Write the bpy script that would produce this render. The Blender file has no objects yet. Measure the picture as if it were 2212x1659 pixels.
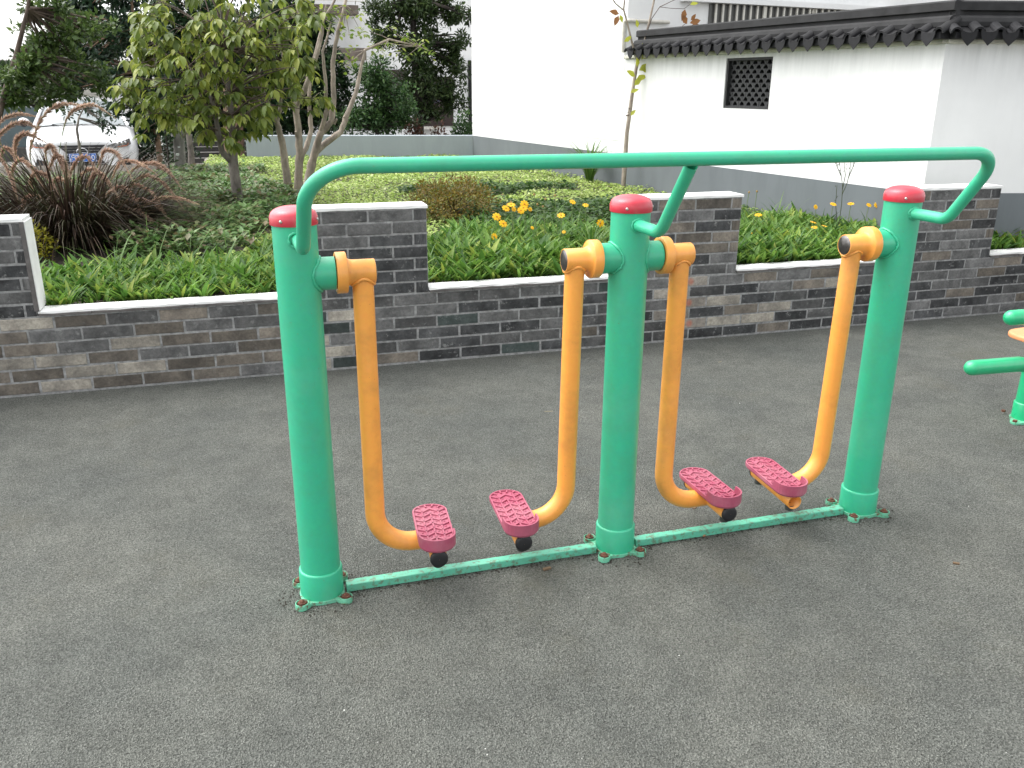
import bpy, bmesh, math, random
import numpy as np
from mathutils import Vector, Matrix

random.seed(7); RNG = np.random.default_rng(7)
SC = bpy.context.scene
COL = SC.collection
R = math.radians

# ------------------------------------------------------------------ camera
CAM = Vector((-0.122, -2.432, 1.519))
YAW, PITCH, ROLL, FPX = R(17.05), 0.3322, -0.005, 1860.33       # focal length in units of a 2212-wide frame
fw_h = Vector((math.sin(YAW), math.cos(YAW), 0)); right = Vector((math.cos(YAW), -math.sin(YAW), 0))
fwd = fw_h*math.cos(PITCH) + Vector((0, 0, -math.sin(PITCH)))
up = fw_h*math.sin(PITCH) + Vector((0, 0, math.cos(PITCH)))
r2 = right*math.cos(ROLL) - up*math.sin(ROLL); u2 = right*math.sin(ROLL) + up*math.cos(ROLL)
cd = bpy.data.cameras.new('camera'); cam = bpy.data.objects.new('camera', cd); COL.objects.link(cam)
cam.matrix_world = Matrix(((r2.x, u2.x, -fwd.x, CAM.x), (r2.y, u2.y, -fwd.y, CAM.y), (r2.z, u2.z, -fwd.z, CAM.z), (0, 0, 0, 1)))
cd.sensor_fit = 'HORIZONTAL'; cd.sensor_width = 36; cd.lens = FPX/2212*36; cd.clip_start = 0.02; cd.clip_end = 2000
SC.camera = cam

def at(px, py, y):
    """point on the plane at depth y seen at (px,py) of a 2212x1659 frame"""
    d = fwd + r2*((px-1106)/FPX) - u2*((py-829.5)/FPX)
    return CAM + d*((y-CAM.y)/d.y)
def atz(px, py, z):
    d = fwd + r2*((px-1106)/FPX) - u2*((py-829.5)/FPX)
    return CAM + d*((z-CAM.z)/d.z)

# ------------------------------------------------------------------ sky, sun, exposure
SUN_DIR = Vector((-0.42, 0.30, 0.86)).normalized()
W = bpy.data.worlds.new('World'); SC.world = W; W.use_nodes = True
nt = W.node_tree; nt.nodes.clear()
sky = nt.nodes.new('ShaderNodeTexSky'); sky.sky_type = 'NISHITA'; sky.sun_disc = False
sky.sun_elevation = math.asin(SUN_DIR.z); sky.sun_rotation = math.atan2(SUN_DIR.x, SUN_DIR.y)
sky.air_density = 1.0; sky.dust_density = 3.0; sky.ozone_density = 1.0
hs = nt.nodes.new('ShaderNodeHueSaturation'); hs.inputs['Saturation'].default_value = 0.13
bg = nt.nodes.new('ShaderNodeBackground'); bg.inputs['Strength'].default_value = 0.15
wo = nt.nodes.new('ShaderNodeOutputWorld')
nt.links.new(sky.outputs[0], hs.inputs['Color']); nt.links.new(hs.outputs[0], bg.inputs[0]); nt.links.new(bg.outputs[0], wo.inputs[0])
sl = bpy.data.lights.new('sun', 'SUN'); sl.energy = 0.75; sl.angle = R(75); sl.color = (1, .97, .92)
so = bpy.data.objects.new('sun', sl); COL.objects.link(so); so.location = (0, 0, 20)
so.rotation_euler = SUN_DIR.to_track_quat('Z', 'Y').to_euler()
SC.view_settings.view_transform = 'Standard'; SC.view_settings.look = 'None'
SC.view_settings.exposure = 1.62; SC.view_settings.gamma = 1; SC.view_settings.use_curve_mapping = False
SC.render.engine = 'CYCLES'
SC.cycles.max_bounces = 6; SC.cycles.diffuse_bounces = 3; SC.cycles.glossy_bounces = 3; SC.cycles.transmission_bounces = 3

# ------------------------------------------------------------------ materials
MATS = {}
def nodes(name):
    m = bpy.data.materials.new(name); m.use_nodes = True; m.node_tree.nodes.clear(); MATS[name] = m
    N = m.node_tree.nodes; L = m.node_tree.links
    out = N.new('ShaderNodeOutputMaterial'); b = N.new('ShaderNodeBsdfPrincipled'); L.new(b.outputs[0], out.inputs[0])
    return m, N, L, b, out
def noise(N, L, scale, detail=3, rough=.55, vec=None):
    n = N.new('ShaderNodeTexNoise'); n.inputs['Scale'].default_value = scale; n.inputs['Detail'].default_value = detail
    n.inputs['Roughness'].default_value = rough
    if vec is not None: L.new(vec, n.inputs['Vector'])
    return n
def ramp(N, L, src, stops):
    r = N.new('ShaderNodeValToRGB'); e = r.color_ramp.elements
    while len(e) < len(stops): e.new(.5)
    for k, (p, c) in enumerate(stops):
        e[k].position = p; e[k].color = (c, c, c, 1) if isinstance(c, (int, float)) else (*c, 1)
    L.new(src, r.inputs[0]); return r
def mix(N, L, fac, a, b, mode='MIX'):
    m = N.new('ShaderNodeMix'); m.data_type = 'RGBA'; m.blend_type = mode
    for s, v in ((m.inputs[0], fac), (m.inputs[6], a), (m.inputs[7], b)):
        if isinstance(v, (int, float)): s.default_value = v
        elif isinstance(v, tuple): s.default_value = (*v, 1)
        else: L.new(v, s)
    return m.outputs[2]
def bump(N, L, h, strength, dist, b):
    n = N.new('ShaderNodeBump'); n.inputs['Strength'].default_value = strength; n.inputs['Distance'].default_value = dist
    L.new(h, n.inputs['Height']); L.new(n.outputs[0], b.inputs['Normal']); return n
def tc(N, out='Object'):
    return N.new('ShaderNodeTexCoord').outputs[out]

def paint(name, col, rough=.38, dirt=(.1, .09, .07), dirt_amt=.18, rust=0.0, scale=9, coat=.25):
    m, N, L, b, o = nodes(name); v = tc(N)
    n1 = noise(N, L, scale, 5, .6, v); n2 = noise(N, L, scale*7, 4, .6, v)
    f1 = ramp(N, L, n1.outputs[0], ((.45, 0.0), (.8, 1.0)))
    mu = N.new('ShaderNodeMath'); mu.operation = 'MULTIPLY'; mu.inputs[1].default_value = dirt_amt; L.new(f1.outputs[0], mu.inputs[0])
    c = mix(N, L, mu.outputs[0], col, dirt)
    c = mix(N, L, .10, c, n2.outputs[1], 'OVERLAY')
    sp = noise(N, L, scale*14, 2, .5, v); f3 = ramp(N, L, sp.outputs[0], ((.72, 0.0), (.75, 1.0)))
    mu3 = N.new('ShaderNodeMath'); mu3.operation = 'MULTIPLY'; mu3.inputs[1].default_value = .3+rust; L.new(f3.outputs[0], mu3.inputs[0])
    c = mix(N, L, mu3.outputs[0], c, (.16, .08, .045))
    mps = N.new('ShaderNodeMapping'); mps.inputs['Scale'].default_value = (1, 1, .12); mps.inputs['Rotation'].default_value = (.35, .2, 0); L.new(v, mps.inputs[0])
    ns = noise(N, L, 85, 3, .6, mps.outputs[0]); nsm = noise(N, L, 5, 3, .6, v)
    fs_ = ramp(N, L, ns.outputs[0], ((.69, 0.0), (.73, .55))); fm_ = ramp(N, L, nsm.outputs[0], ((.54, 0.0), (.64, 1.0)))
    mq = N.new('ShaderNodeMath'); mq.operation = 'MULTIPLY'; L.new(fs_.outputs[0], mq.inputs[0]); L.new(fm_.outputs[0], mq.inputs[1])
    c = mix(N, L, mq.outputs[0], c, tuple(.35*q_ for q_ in col))
    nf_ = noise(N, L, 3.2, 4, .65, v); ff_ = ramp(N, L, nf_.outputs[0], ((.52, 0.0), (.75, .16))); c = mix(N, L, ff_.outputs[0], c, tuple(min(1, q_*.7+.25) for q_ in col))
    if rust > 0:
        n4 = noise(N, L, scale*4, 6, .7, v); f4 = ramp(N, L, n4.outputs[0], ((.51, 0.0), (.60, rust)))
        c = mix(N, L, f4.outputs[0], c, (.13, .065, .035))
    L.new(c, b.inputs['Base Color'])
    rr = ramp(N, L, n1.outputs[0], ((.3, rough-.06), (.75, rough+.15))); L.new(rr.outputs[0], b.inputs['Roughness'])
    b.inputs['Coat Weight'].default_value = coat; b.inputs['Coat Roughness'].default_value = .25
    bump(N, L, n2.outputs[0], .06, .004, b)
    return m
def plain(name, col, rough=.6, metal=0, var=.2, scale=20, bmp=.1, dist=.003, obj_rand=0):
    m, N, L, b, o = nodes(name); v = tc(N)
    n1 = noise(N, L, scale, 5, .6, v)
    f = ramp(N, L, n1.outputs[0], ((.3, 1-var), (.7, 1+var*.4)))
    c = mix(N, L, 1.0, col, f.outputs[0], 'MULTIPLY')
    if obj_rand:
        oi = N.new('ShaderNodeObjectInfo'); fr = ramp(N, L, oi.outputs['Random'], ((0, 1-obj_rand), (1, 1+obj_rand)))
        c = mix(N, L, 1.0, c, fr.outputs[0], 'MULTIPLY')
    L.new(c, b.inputs['Base Color']); b.inputs['Roughness'].default_value = rough; b.inputs['Metallic'].default_value = metal
    if bmp: bump(N, L, n1.outputs[0], bmp, dist, b)
    return m
def leafmat(name, cols, trans=.35, rough=.45, scale_var=True, spec=.4):
    """per-leaf colour from Random Per Island over a colour ramp, plus translucency"""
    m, N, L, b, o = nodes(name)
    g = N.new('ShaderNodeNewGeometry')
    r = ramp(N, L, g.outputs['Random Per Island'], [(k/(len(cols)-1), c) for k, c in enumerate(cols)])
    n1 = noise(N, L, 1.6, 3, .6, tc(N))
    f = ramp(N, L, n1.outputs[0], ((.3, .72), (.7, 1.22)))
    c = mix(N, L, 1.0, r.outputs[0], f.outputs[0], 'MULTIPLY')
    L.new(c, b.inputs['Base Color']); b.inputs['Roughness'].default_value = rough; b.inputs['Specular IOR Level'].default_value = spec
    t = N.new('ShaderNodeBsdfTranslucent'); L.new(c, t.inputs[0])
    ms = N.new('ShaderNodeMixShader'); ms.inputs[0].default_value = trans
    L.new(b.outputs[0], ms.inputs[1]); L.new(t.outputs[0], ms.inputs[2]); L.new(ms.outputs[0], o.inputs[0])
    return m
def bark(name, c1, c2, scale=30):
    m, N, L, b, o = nodes(name); v = tc(N)
    mp = N.new('ShaderNodeMapping'); mp.inputs['Scale'].default_value = (1, 1, .35); L.new(v, mp.inputs[0])
    n1 = noise(N, L, scale, 6, .7, mp.outputs[0]); n2 = noise(N, L, scale*.2, 3, .5, v)
    r = ramp(N, L, n1.outputs[0], ((.35, c1), (.65, c2)))
    f = ramp(N, L, n2.outputs[0], ((.35, .65), (.65, 1.15)))
    L.new(mix(N, L, 1.0, r.outputs[0], f.outputs[0], 'MULTIPLY'), b.inputs['Base Color'])
    b.inputs['Roughness'].default_value = .85; bump(N, L, n1.outputs[0], .5, .006, b); return m

paint('green_paint', (.034, .43, .24), .38, dirt_amt=.2)
paint('green_base', (.13, .47, .30), .5, dirt=(.035, .04, .025), dirt_amt=.75, rust=.95, scale=16, coat=.05)
paint('green_bar', (.11, .46, .31), .45, dirt=(.09, .12, .06), dirt_amt=.4, rust=.6, scale=13, coat=.05)
paint('orange_paint', (.87, .36, .062), .36, dirt=(.26, .13, .04), dirt_amt=.45)
paint('cap_red', (.53, .022, .045), .34, dirt=(.6, .2, .2), dirt_amt=.3, coat=.4)
paint('pedal_rubber', (.34, .066, .115), .55, dirt=(.46, .24, .27), dirt_amt=.5, coat=0)
paint('green_lever', (.012, .40, .17), .3, dirt_amt=.1, coat=.4)
paint('peach_seat', (.78, .30, .13), .4, dirt_amt=.1)
plain('black_plastic', (.012, .012, .014), .55, bmp=0)
plain('grey_rubber', (.05, .055, .05), .8)
plain('steel_plug', (.16, .155, .15), .28, metal=.9, var=.4, scale=40)
plain('rivet_steel', (.5, .48, .45), .35, metal=.8, bmp=0)
plain('rust_bolt', (.14, .055, .032), .85, var=.6, scale=120, bmp=.5)

def ground_mat():
    m, N, L, b, o = nodes('rubber_floor'); v = tc(N)
    gr = N.new('ShaderNodeTexVoronoi'); gr.inputs['Scale'].default_value = 260; L.new(v, gr.inputs['Vector'])
    n0 = noise(N, L, 190, 2, .7, v); n1 = noise(N, L, 420, 2, .6, v)
    n2 = noise(N, L, 1.3, 4, .6, v); n3 = noise(N, L, 7, 4, .65, v)
    gc = ramp(N, L, gr.outputs['Color'], ((.1, (.062, .064, .059)), (.5, (.153, .157, .145)), (.9, (.285, .291, .271))))
    c = mix(N, L, .45, gc.outputs[0], ramp(N, L, n0.outputs[0], ((.37, (.024, .025, .023)), (.64, (.243, .249, .231)))).outputs[0])
    f2 = ramp(N, L, n2.outputs[0], ((.3, (.80, .83, .82)), (.7, (1.15, 1.15, 1.09))))
    c = mix(N, L, 1.0, c, f2.outputs[0], 'MULTIPLY')
    f3 = ramp(N, L, n3.outputs[0], ((.35, .88), (.65, 1.1))); c = mix(N, L, 1.0, c, f3.outputs[0], 'MULTIPLY')
    st = noise(N, L, 2.1, 5, .7, v); fs = ramp(N, L, st.outputs[0], ((.56, 0.0), (.72, .30)))
    c = mix(N, L, fs.outputs[0], c, (.15, .14, .10))
    sp = N.new('ShaderNodeTexVoronoi'); sp.inputs['Scale'].default_value = 9; L.new(v, sp.inputs['Vector'])
    fsp = ramp(N, L, sp.outputs['Distance'], ((.012, .8), (.03, 0.0))); c = mix(N, L, fsp.outputs[0], c, (.35, .34, .3))
    L.new(c, b.inputs['Base Color']); b.inputs['Roughness'].default_value = .9; b.inputs['Specular IOR Level'].default_value = .25
    ad = N.new('ShaderNodeMath'); ad.operation = 'ADD'; L.new(n0.outputs[0], ad.inputs[0]); L.new(gr.outputs['Distance'], ad.inputs[1])
    bump(N, L, ad.outputs[0], 1.0, .009, b)
ground_mat()

def brick_mat(name, c1, c2, lime=.2):
    m, N, L, b, o = nodes(name)
    oi = N.new('ShaderNodeObjectInfo'); v = tc(N)
    off = N.new('ShaderNodeVectorMath'); off.operation = 'MULTIPLY_ADD'; off.inputs[1].default_value = (1, 1, 1)
    cmb = N.new('ShaderNodeCombineXYZ'); mm = N.new('ShaderNodeMath'); mm.operation = 'MULTIPLY'; mm.inputs[1].default_value = 53
    L.new(oi.outputs['Random'], mm.inputs[0]); L.new(mm.outputs[0], cmb.inputs[0]); L.new(mm.outputs[0], cmb.inputs[1])
    L.new(v, off.inputs[0]); L.new(cmb.outputs[0], off.inputs[2]); vv = off.outputs[0]
    n1 = noise(N, L, 9, 4, .6, vv); n2 = noise(N, L, 60, 5, .7, vv)
    base = ramp(N, L, n1.outputs[0], ((.36, c1), (.64, c2)))
    fr = ramp(N, L, oi.outputs['Random'], ((0, .62), (1, 1.35)))
    c = mix(N, L, 1.0, base.outputs[0], fr.outputs[0], 'MULTIPLY')
    f2 = ramp(N, L, n2.outputs[0], ((.3, .7), (.7, 1.25))); c = mix(N, L, 1.0, c, f2.outputs[0], 'MULTIPLY')
    n3 = noise(N, L, 24, 6, .75, vv); f3 = ramp(N, L, n3.outputs[0], ((.58, 0.0), (.68, lime)))
    c = mix(N, L, f3.outputs[0], c, (.30, .30, .29))
    L.new(c, b.inputs['Base Color']); b.inputs['Roughness'].default_value = .85; b.inputs['Specular IOR Level'].default_value = .3
    if name == 'brick_sprayed':      # a dab of faded red spray paint on each brick
        dv = N.new('ShaderNodeVectorMath'); dv.operation = 'MULTIPLY'; dv.inputs[1].default_value = (1, 0, 1); L.new(v, dv.inputs[0])
        ln = N.new('ShaderNodeVectorMath'); ln.operation = 'LENGTH'; L.new(dv.outputs[0], ln.inputs[0])
        fr2 = ramp(N, L, ln.outputs['Value'], ((.012, .55), (.030, 0.0))); c2 = mix(N, L, fr2.outputs[0], c, (.45, .11, .05)); L.new(c2, b.inputs['Base Color'])
    bump(N, L, n2.outputs[0], .4, .004, b)
brick_mat('brick_charcoal', (.034, .035, .036), (.085, .086, .087), .75)
brick_mat('brick_slate', (.075, .075, .074), (.155, .153, .15), .5)
brick_mat('brick_brown', (.11, .097, .083), (.20, .175, .145), .15)
brick_mat('brick_tan', (.24, .22, .19), (.42, .385, .325), .2)
brick_mat('brick_green', (.045, .06, .056), (.075, .09, .085), .3)
m = brick_mat('brick_sprayed', (.21, .19, .165), (.33, .30, .26), .2)
plain('mortar', (.31, .31, .305), .95, var=.5, scale=35, bmp=.6, dist=.004)
plain('coping_white', (.84, .84, .82), .7, var=.10, scale=12, bmp=.2)
plain('coping_grey', (.13, .12, .115), .85, var=.4, scale=18, bmp=.3)

def plaster(name, col, stain=.0, drip=False):
    m, N, L, b, o = nodes(name); v = tc(N)
    n1 = noise(N, L, .9, 5, .6, v)
    mp = N.new('ShaderNodeMapping'); mp.inputs['Scale'].default_value = (1, 1, .22); L.new(v, mp.inputs[0])
    n2 = noise(N, L, 5, 5, .65, mp.outputs[0]); n3 = noise(N, L, 40, 4, .6, v)
    f = ramp(N, L, n1.outputs[0], ((.3, .90), (.7, 1.04))); c = mix(N, L, 1.0, col, f.outputs[0], 'MULTIPLY')
    f2 = ramp(N, L, n2.outputs[0], ((.45, 1.0), (.8, 1-stain))); c = mix(N, L, 1.0, c, f2.outputs[0], 'MULTIPLY')
    if drip:      # grey rain streaks running down from the drip tiles
        sx = N.new('ShaderNodeSeparateXYZ'); L.new(v, sx.inputs[0]); mr = N.new('ShaderNodeMapRange'); mr.inputs[1].default_value = 1.52; mr.inputs[2].default_value = 1.80; L.new(sx.outputs[2], mr.inputs[0])
        mp2 = N.new('ShaderNodeMapping'); mp2.inputs['Scale'].default_value = (1, 1, .06); L.new(v, mp2.inputs[0]); nd = noise(N, L, 16, 4, .6, mp2.outputs[0])
        fd = ramp(N, L, nd.outputs[0], ((.35, 0.0), (.7, .32))); mu = N.new('ShaderNodeMath'); mu.operation = 'MULTIPLY'; L.new(fd.outputs[0], mu.inputs[0]); L.new(mr.outputs[0], mu.inputs[1])
        c = mix(N, L, mu.outputs[0], c, (.30, .31, .30))
    L.new(c, b.inputs['Base Color']); b.inputs['Roughness'].default_value = .9; b.inputs['Specular IOR Level'].default_value = .2
    bump(N, L, n3.outputs[0], .12, .004, b)
plaster('plaster_wall', (.76, .765, .755), .05, True)
plaster('plaster_white', (.76, .765, .755), .05)
plaster('plaster_far', (.78, .785, .78), .12)
plaster('plinth_grey', (.155, .172, .182), .15)
plaster('lowwall_grey', (.32, .355, .38), .15)
plain('cream_trim', (.55, .54, .46), .8, var=.3, scale=10)
plain('tile_black', (.010, .010, .012), .8, var=.5, scale=22, bmp=.3, obj_rand=.3)
plain('ridge_black', (.024, .024, .025), .85, var=.55, scale=9, bmp=.3)
plain('lattice_black', (.03, .031, .033), .6, var=.4, obj_rand=.25)
plain('dark_void', (.006, .006, .007), .9, bmp=0)
plain('window_shade', (.085, .085, .08), .35, var=.3, scale=4, bmp=0)
plain('bar_cream', (.62, .60, .54), .5)
plain('pipe_cream', (.55, .53, .47), .5)
plain('dark_wood', (.030, .015, .013), .6, var=.5, scale=15)
plain('eave_brown', (.16, .13, .11), .8, var=.4, scale=6)
plain('stone_step', (.085, .08, .074), .9, var=.4, scale=8, obj_rand=.2)
plain('step_edge', (.22, .21, .19), .9, var=.4, scale=8)
plain('stool_stone', (.26, .24, .20), .9, var=.4, scale=14, bmp=.3)
plain('shutter_teal', (.10, .14, .15), .5, var=.3, scale=3)
plain('pane_navy', (.012, .014, .035), .2, var=.3, bmp=0)
plain('soil', (.07, .058, .042), .95, var=.5, scale=14, bmp=.6, dist=.01)
plain('dry_soil', (.26, .22, .16), .95, var=.4, scale=20, bmp=.5, dist=.01)
plain('road_concrete', (.27, .26, .24), .9, var=.3, scale=3, bmp=.2)

leafmat('cherry_leaf', [(.085, .125, .026), (.135, .19, .036), (.21, .265, .048), (.33, .36, .07)], .42, .42)
leafmat('multi_leaf', [(.10, .17, .03), (.16, .23, .035), (.26, .30, .05)], .45, .5)
leafmat('sapling_leaf', [(.46, .46, .05), (.38, .42, .05), (.52, .45, .06)], .4, .5)
leafmat('sapling_rust', [(.22, .09, .035), (.30, .14, .04)], .35, .5)
leafmat('dark_leaf', [(.010, .026, .011), (.018, .043, .016), (.034, .066, .022)], .2, .5, spec=.2)
leafmat('dark_leaf_warm', [(.018, .036, .012), (.035, .062, .018), (.06, .09, .026)], .3, .5, spec=.25)
leafmat('olive_leaf', [(.04, .075, .02), (.07, .12, .03), (.13, .19, .05)], .35, .45)
leafmat('teal_leaf', [(.014, .034, .018), (.026, .056, .03), (.05, .085, .045)], .25, .4)
leafmat('shrub_leaf', [(.024, .06, .02), (.042, .095, .027), (.08, .15, .04)], .3, .5)
leafmat('red_leaf', [(.07, .022, .014), (.10, .04, .02), (.04, .05, .02)], .3, .5)
leafmat('hedge_leaf', [(.055, .12, .03), (.10, .20, .055), (.16, .27, .085), (.19, .13, .07), (.12, .23, .065), (.25, .33, .15)], .35, .45)
leafmat('belt_leaf', [(.04, .10, .018), (.065, .155, .026), (.10, .21, .034), (.15, .275, .045), (.115, .225, .037), (.27, .33, .06)], .38, .55, spec=.3)
leafmat('clover_leaf', [(.20, .31, .055), (.31, .43, .09), (.44, .53, .16), (.26, .39, .075), (.54, .60, .28)], .35, .55)
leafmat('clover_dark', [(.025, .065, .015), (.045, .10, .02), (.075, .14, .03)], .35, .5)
leafmat('gold_leaf', [(.17, .12, .02), (.26, .20, .025), (.09, .11, .02), (.22, .12, .03), (.10, .13, .02)], .35, .5)
leafmat('yellow_leaf', [(.38, .32, .02), (.28, .30, .025), (.45, .36, .03)], .4, .5)
leafmat('grass_blade', [(.05, .13, .02), (.09, .19, .03), (.15, .24, .05)], .35, .5)
leafmat('purple_blade', [(.024, .016, .012), (.04, .026, .020), (.034, .038, .018), (.095, .058, .045), (.05, .056, .024), (.055, .034, .028)], .2, .55, spec=.2)
leafmat('plume', [(.50, .34, .26), (.62, .46, .34), (.46, .29, .24), (.70, .55, .40)], .3, .8, spec=.1)
leafmat('petal_yellow', [(.85, .44, .006), (.88, .52, .01), (.80, .38, .005)], .3, .5)
plain('flower_centre', (.55, .22, .01), .9, var=.4, scale=200)
plain('seed_head', (.30, .20, .07), .9, var=.4, scale=150)
plain('stem_green', (.13, .19, .06), .7, bmp=0)
plain('weed_stem', (.06, .075, .04), .8, bmp=0)
bark('bark_grey', (.11, .095, .08), (.22, .195, .17))
bark('bark_tan', (.20, .165, .13), (.40, .34, .28), 22)
bark('bark_brown', (.06, .042, .032), (.13, .095, .075))
bark('bark_dark', (.02, .016, .013), (.045, .036, .03))
bark('bark_orange', (.13, .08, .05), (.22, .14, .095))
bark('bark_stump', (.12, .115, .10), (.22, .21, .19), 18)

m, N, L, b, o = nodes('car_paint'); b.inputs['Base Color'].default_value = (.80, .81, .82, 1); b.inputs['Roughness'].default_value = .3
b.inputs['Coat Weight'].default_value = .8; b.inputs['Coat Roughness'].default_value = .06
n_ = noise(N, L, 3, 3, .5, tc(N)); L.new(mix(N, L, ramp(N, L, n_.outputs[0], ((.5, 0.0), (.9, .12))).outputs[0], (.80, .81, .82), (.6, .57, .5)), b.inputs['Base Color'])
m, N, L, b, o = nodes('car_glass'); b.inputs['Base Color'].default_value = (.30, .33, .34, 1); b.inputs['Roughness'].default_value = .3; b.inputs['Specular IOR Level'].default_value = .25
n_ = noise(N, L, 2, 2, .5, tc(N)); L.new(ramp(N, L, n_.outputs[0], ((.3, (.22, .25, .26)), (.7, (.34, .37, .38)))).outputs[0], b.inputs['Base Color'])
m, N, L, b, o = nodes('lamp_glass'); b.inputs['Base Color'].default_value = (.16, .16, .15, 1); b.inputs['Roughness'].default_value = .12; b.inputs['Coat Weight'].default_value = 1
n_ = noise(N, L, 25, 2, .5, tc(N)); L.new(ramp(N, L, n_.outputs[0], ((.35, .06), (.65, .34))).outputs[0], b.inputs['Base Color'])
plain('lamp_amber', (.5, .16, .08), .3, bmp=0); plain('chrome', (.75, .75, .76), .15, metal=1, bmp=0)
plain('plate_blue', (.01, .14, .55), .4, bmp=0); plain('plate_white', (.8, .8, .8), .5, bmp=0)
plain('tyre', (.02, .02, .02), .85); plain('rim', (.35, .35, .36), .35, metal=.8)

# ------------------------------------------------------------------ helpers
def link(o, parent=None):
    COL.objects.link(o)
    if parent is not None: o.parent = parent
    return o
def tag(o, label=None, cat=None, group=None, kind=None):
    for k, v in (('label', label), ('category', cat), ('group', group), ('kind', kind)):
        if v: o[k] = v
    return o
def thing(name, label, cat, loc=(0, 0, 0), rz=0, group=None):
    o = bpy.data.objects.new(name, None); o.empty_display_size = .1; link(o)
    o.location = loc; o.rotation_euler = (0, 0, rz); return tag(o, label, cat, group)

class MB:
    def __init__(s): s.v = []; s.f = []; s.smooth = []
    def add(s, V, F, sm=False):
        k = len(s.v); s.v += [tuple(p) for p in V]; s.f += [tuple(i+k for i in f) for f in F]; s.smooth += [sm]*len(F); return s
    def box(s, x0, x1, y0, y1, z0, z1):
        V = [(x, y, z) for z in (z0, z1) for y in (y0, y1) for x in (x0, x1)]
        return s.add(V, [(0, 2, 3, 1), (4, 5, 7, 6), (0, 1, 5, 4), (2, 6, 7, 3), (0, 4, 6, 2), (1, 3, 7, 5)])
    def tube(s, pts, rad, seg=12, cap=True, sm=True, jit=0):
        pts = [Vector(p) for p in pts]; n = len(pts)
        if isinstance(rad, (int, float)): rad = [rad]*n
        V = []; t0 = (pts[1]-pts[0]).normalized()
        a = Vector((0, 0, 1)) if abs(t0.z) < .9 else Vector((1, 0, 0))
        u = t0.cross(a).normalized()
        for i in range(n):
            t = (pts[min(i+1, n-1)]-pts[max(i-1, 0)]).normalized()
            u = (u - t*u.dot(t)).normalized(); w = t.cross(u)
            for k in range(seg):
                an = 2*math.pi*k/seg; rr = rad[i]*(1+(random.uniform(-jit, jit) if jit else 0))
                V.append(pts[i]+u*(math.cos(an)*rr)+w*(math.sin(an)*rr))
        F = []
        for i in range(n-1):
            for k in range(seg):
                k2 = (k+1) % seg; F.append((i*seg+k, i*seg+k2, (i+1)*seg+k2, (i+1)*seg+k))
        s.add(V, F, sm)
        if cap:
            s.add(V[:seg][::-1], [tuple(range(seg))]); s.add(V[-seg:], [tuple(range(seg))])
        return s
    def lathe(s, prof, seg=32, axis='z', org=(0, 0, 0), sm=True):
        """prof: list of (r, h)"""
        o = Vector(org); V = []
        for r_, h in prof:
            for k in range(seg):
                an = 2*math.pi*k/seg; c, d = r_*math.cos(an), r_*math.sin(an)
                V.append(o+Vector({'z': (c, d, h), 'x': (h, c, d), 'y': (d, h, c)}[axis]))
        F = []
        for i in range(len(prof)-1):
            for k in range(seg):
                k2 = (k+1) % seg; F.append((i*seg+k, i*seg+k2, (i+1)*seg+k2, (i+1)*seg+k))
        return s.add(V, F, sm)
    def prism(s, poly, z0, z1, tf=None):
        """poly in xy extruded along z; tf maps points"""
        n = len(poly); V = [Vector((x, y, z0)) for x, y in poly]+[Vector((x, y, z1)) for x, y in poly]
        if tf: V = [tf(p) for p in V]
        F = [tuple(range(n))[::-1], tuple(range(n, 2*n))]+[(k, (k+1) % n, n+(k+1) % n, n+k) for k in range(n)]
        return s.add(V, F)
    def mesh(s, name):
        me = bpy.data.meshes.new(name); me.from_pydata(s.v, [], s.f)
        me.polygons.foreach_set('use_smooth', s.smooth); me.update(); return me
    def build(s, name, mat, parent=None, bevel=0, loc=None):
        me = s.mesh(name); me.materials.append(MATS[mat]); o = link(bpy.data.objects.new(name, me), parent)
        if loc is not None: o.location = loc
        if bevel:
            md = o.modifiers.new('bevel', 'BEVEL'); md.width = bevel; md.segments = 2; md.limit_method = 'ANGLE'; md.angle_limit = R(35)
        return o
def arc(c, r, a0, a1, ax, ay, n=8):
    c, ax, ay = Vector(c), Vector(ax), Vector(ay)
    return [c+ax*(r*math.cos(a0+(a1-a0)*k/n))+ay*(r*math.sin(a0+(a1-a0)*k/n)) for k in range(n+1)]
def fillet(pts, radii, n=8):
    """round the inner corners of a polyline"""
    pts = [Vector(p) for p in pts]; out = [pts[0]]
    for i in range(1, len(pts)-1):
        a, b_, c = pts[i-1], pts[i], pts[i+1]; d1 = (a-b_).normalized(); d2 = (c-b_).normalized()
        th = d1.angle(d2); rr = radii[i-1]; t = rr/math.tan(th/2); ctr = b_+(d1+d2).normalized()*(rr/math.sin(th/2))
        p0, p1 = b_+d1*t, b_+d2*t; u = (p0-ctr).normalized(); w = (p1-ctr).normalized(); an = u.angle(w)
        for k in range(n+1):
            s_ = k/n; out.append(ctr+(u*math.sin((1-s_)*an)+w*math.sin(s_*an))*(rr/math.sin(an)))
    return out+[pts[-1]]
def copy_tree(o, parent=None):
    c = o.copy(); COL.objects.link(c); c.parent = parent
    for ch in list(o.children): copy_tree(ch, c)
    return c

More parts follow.
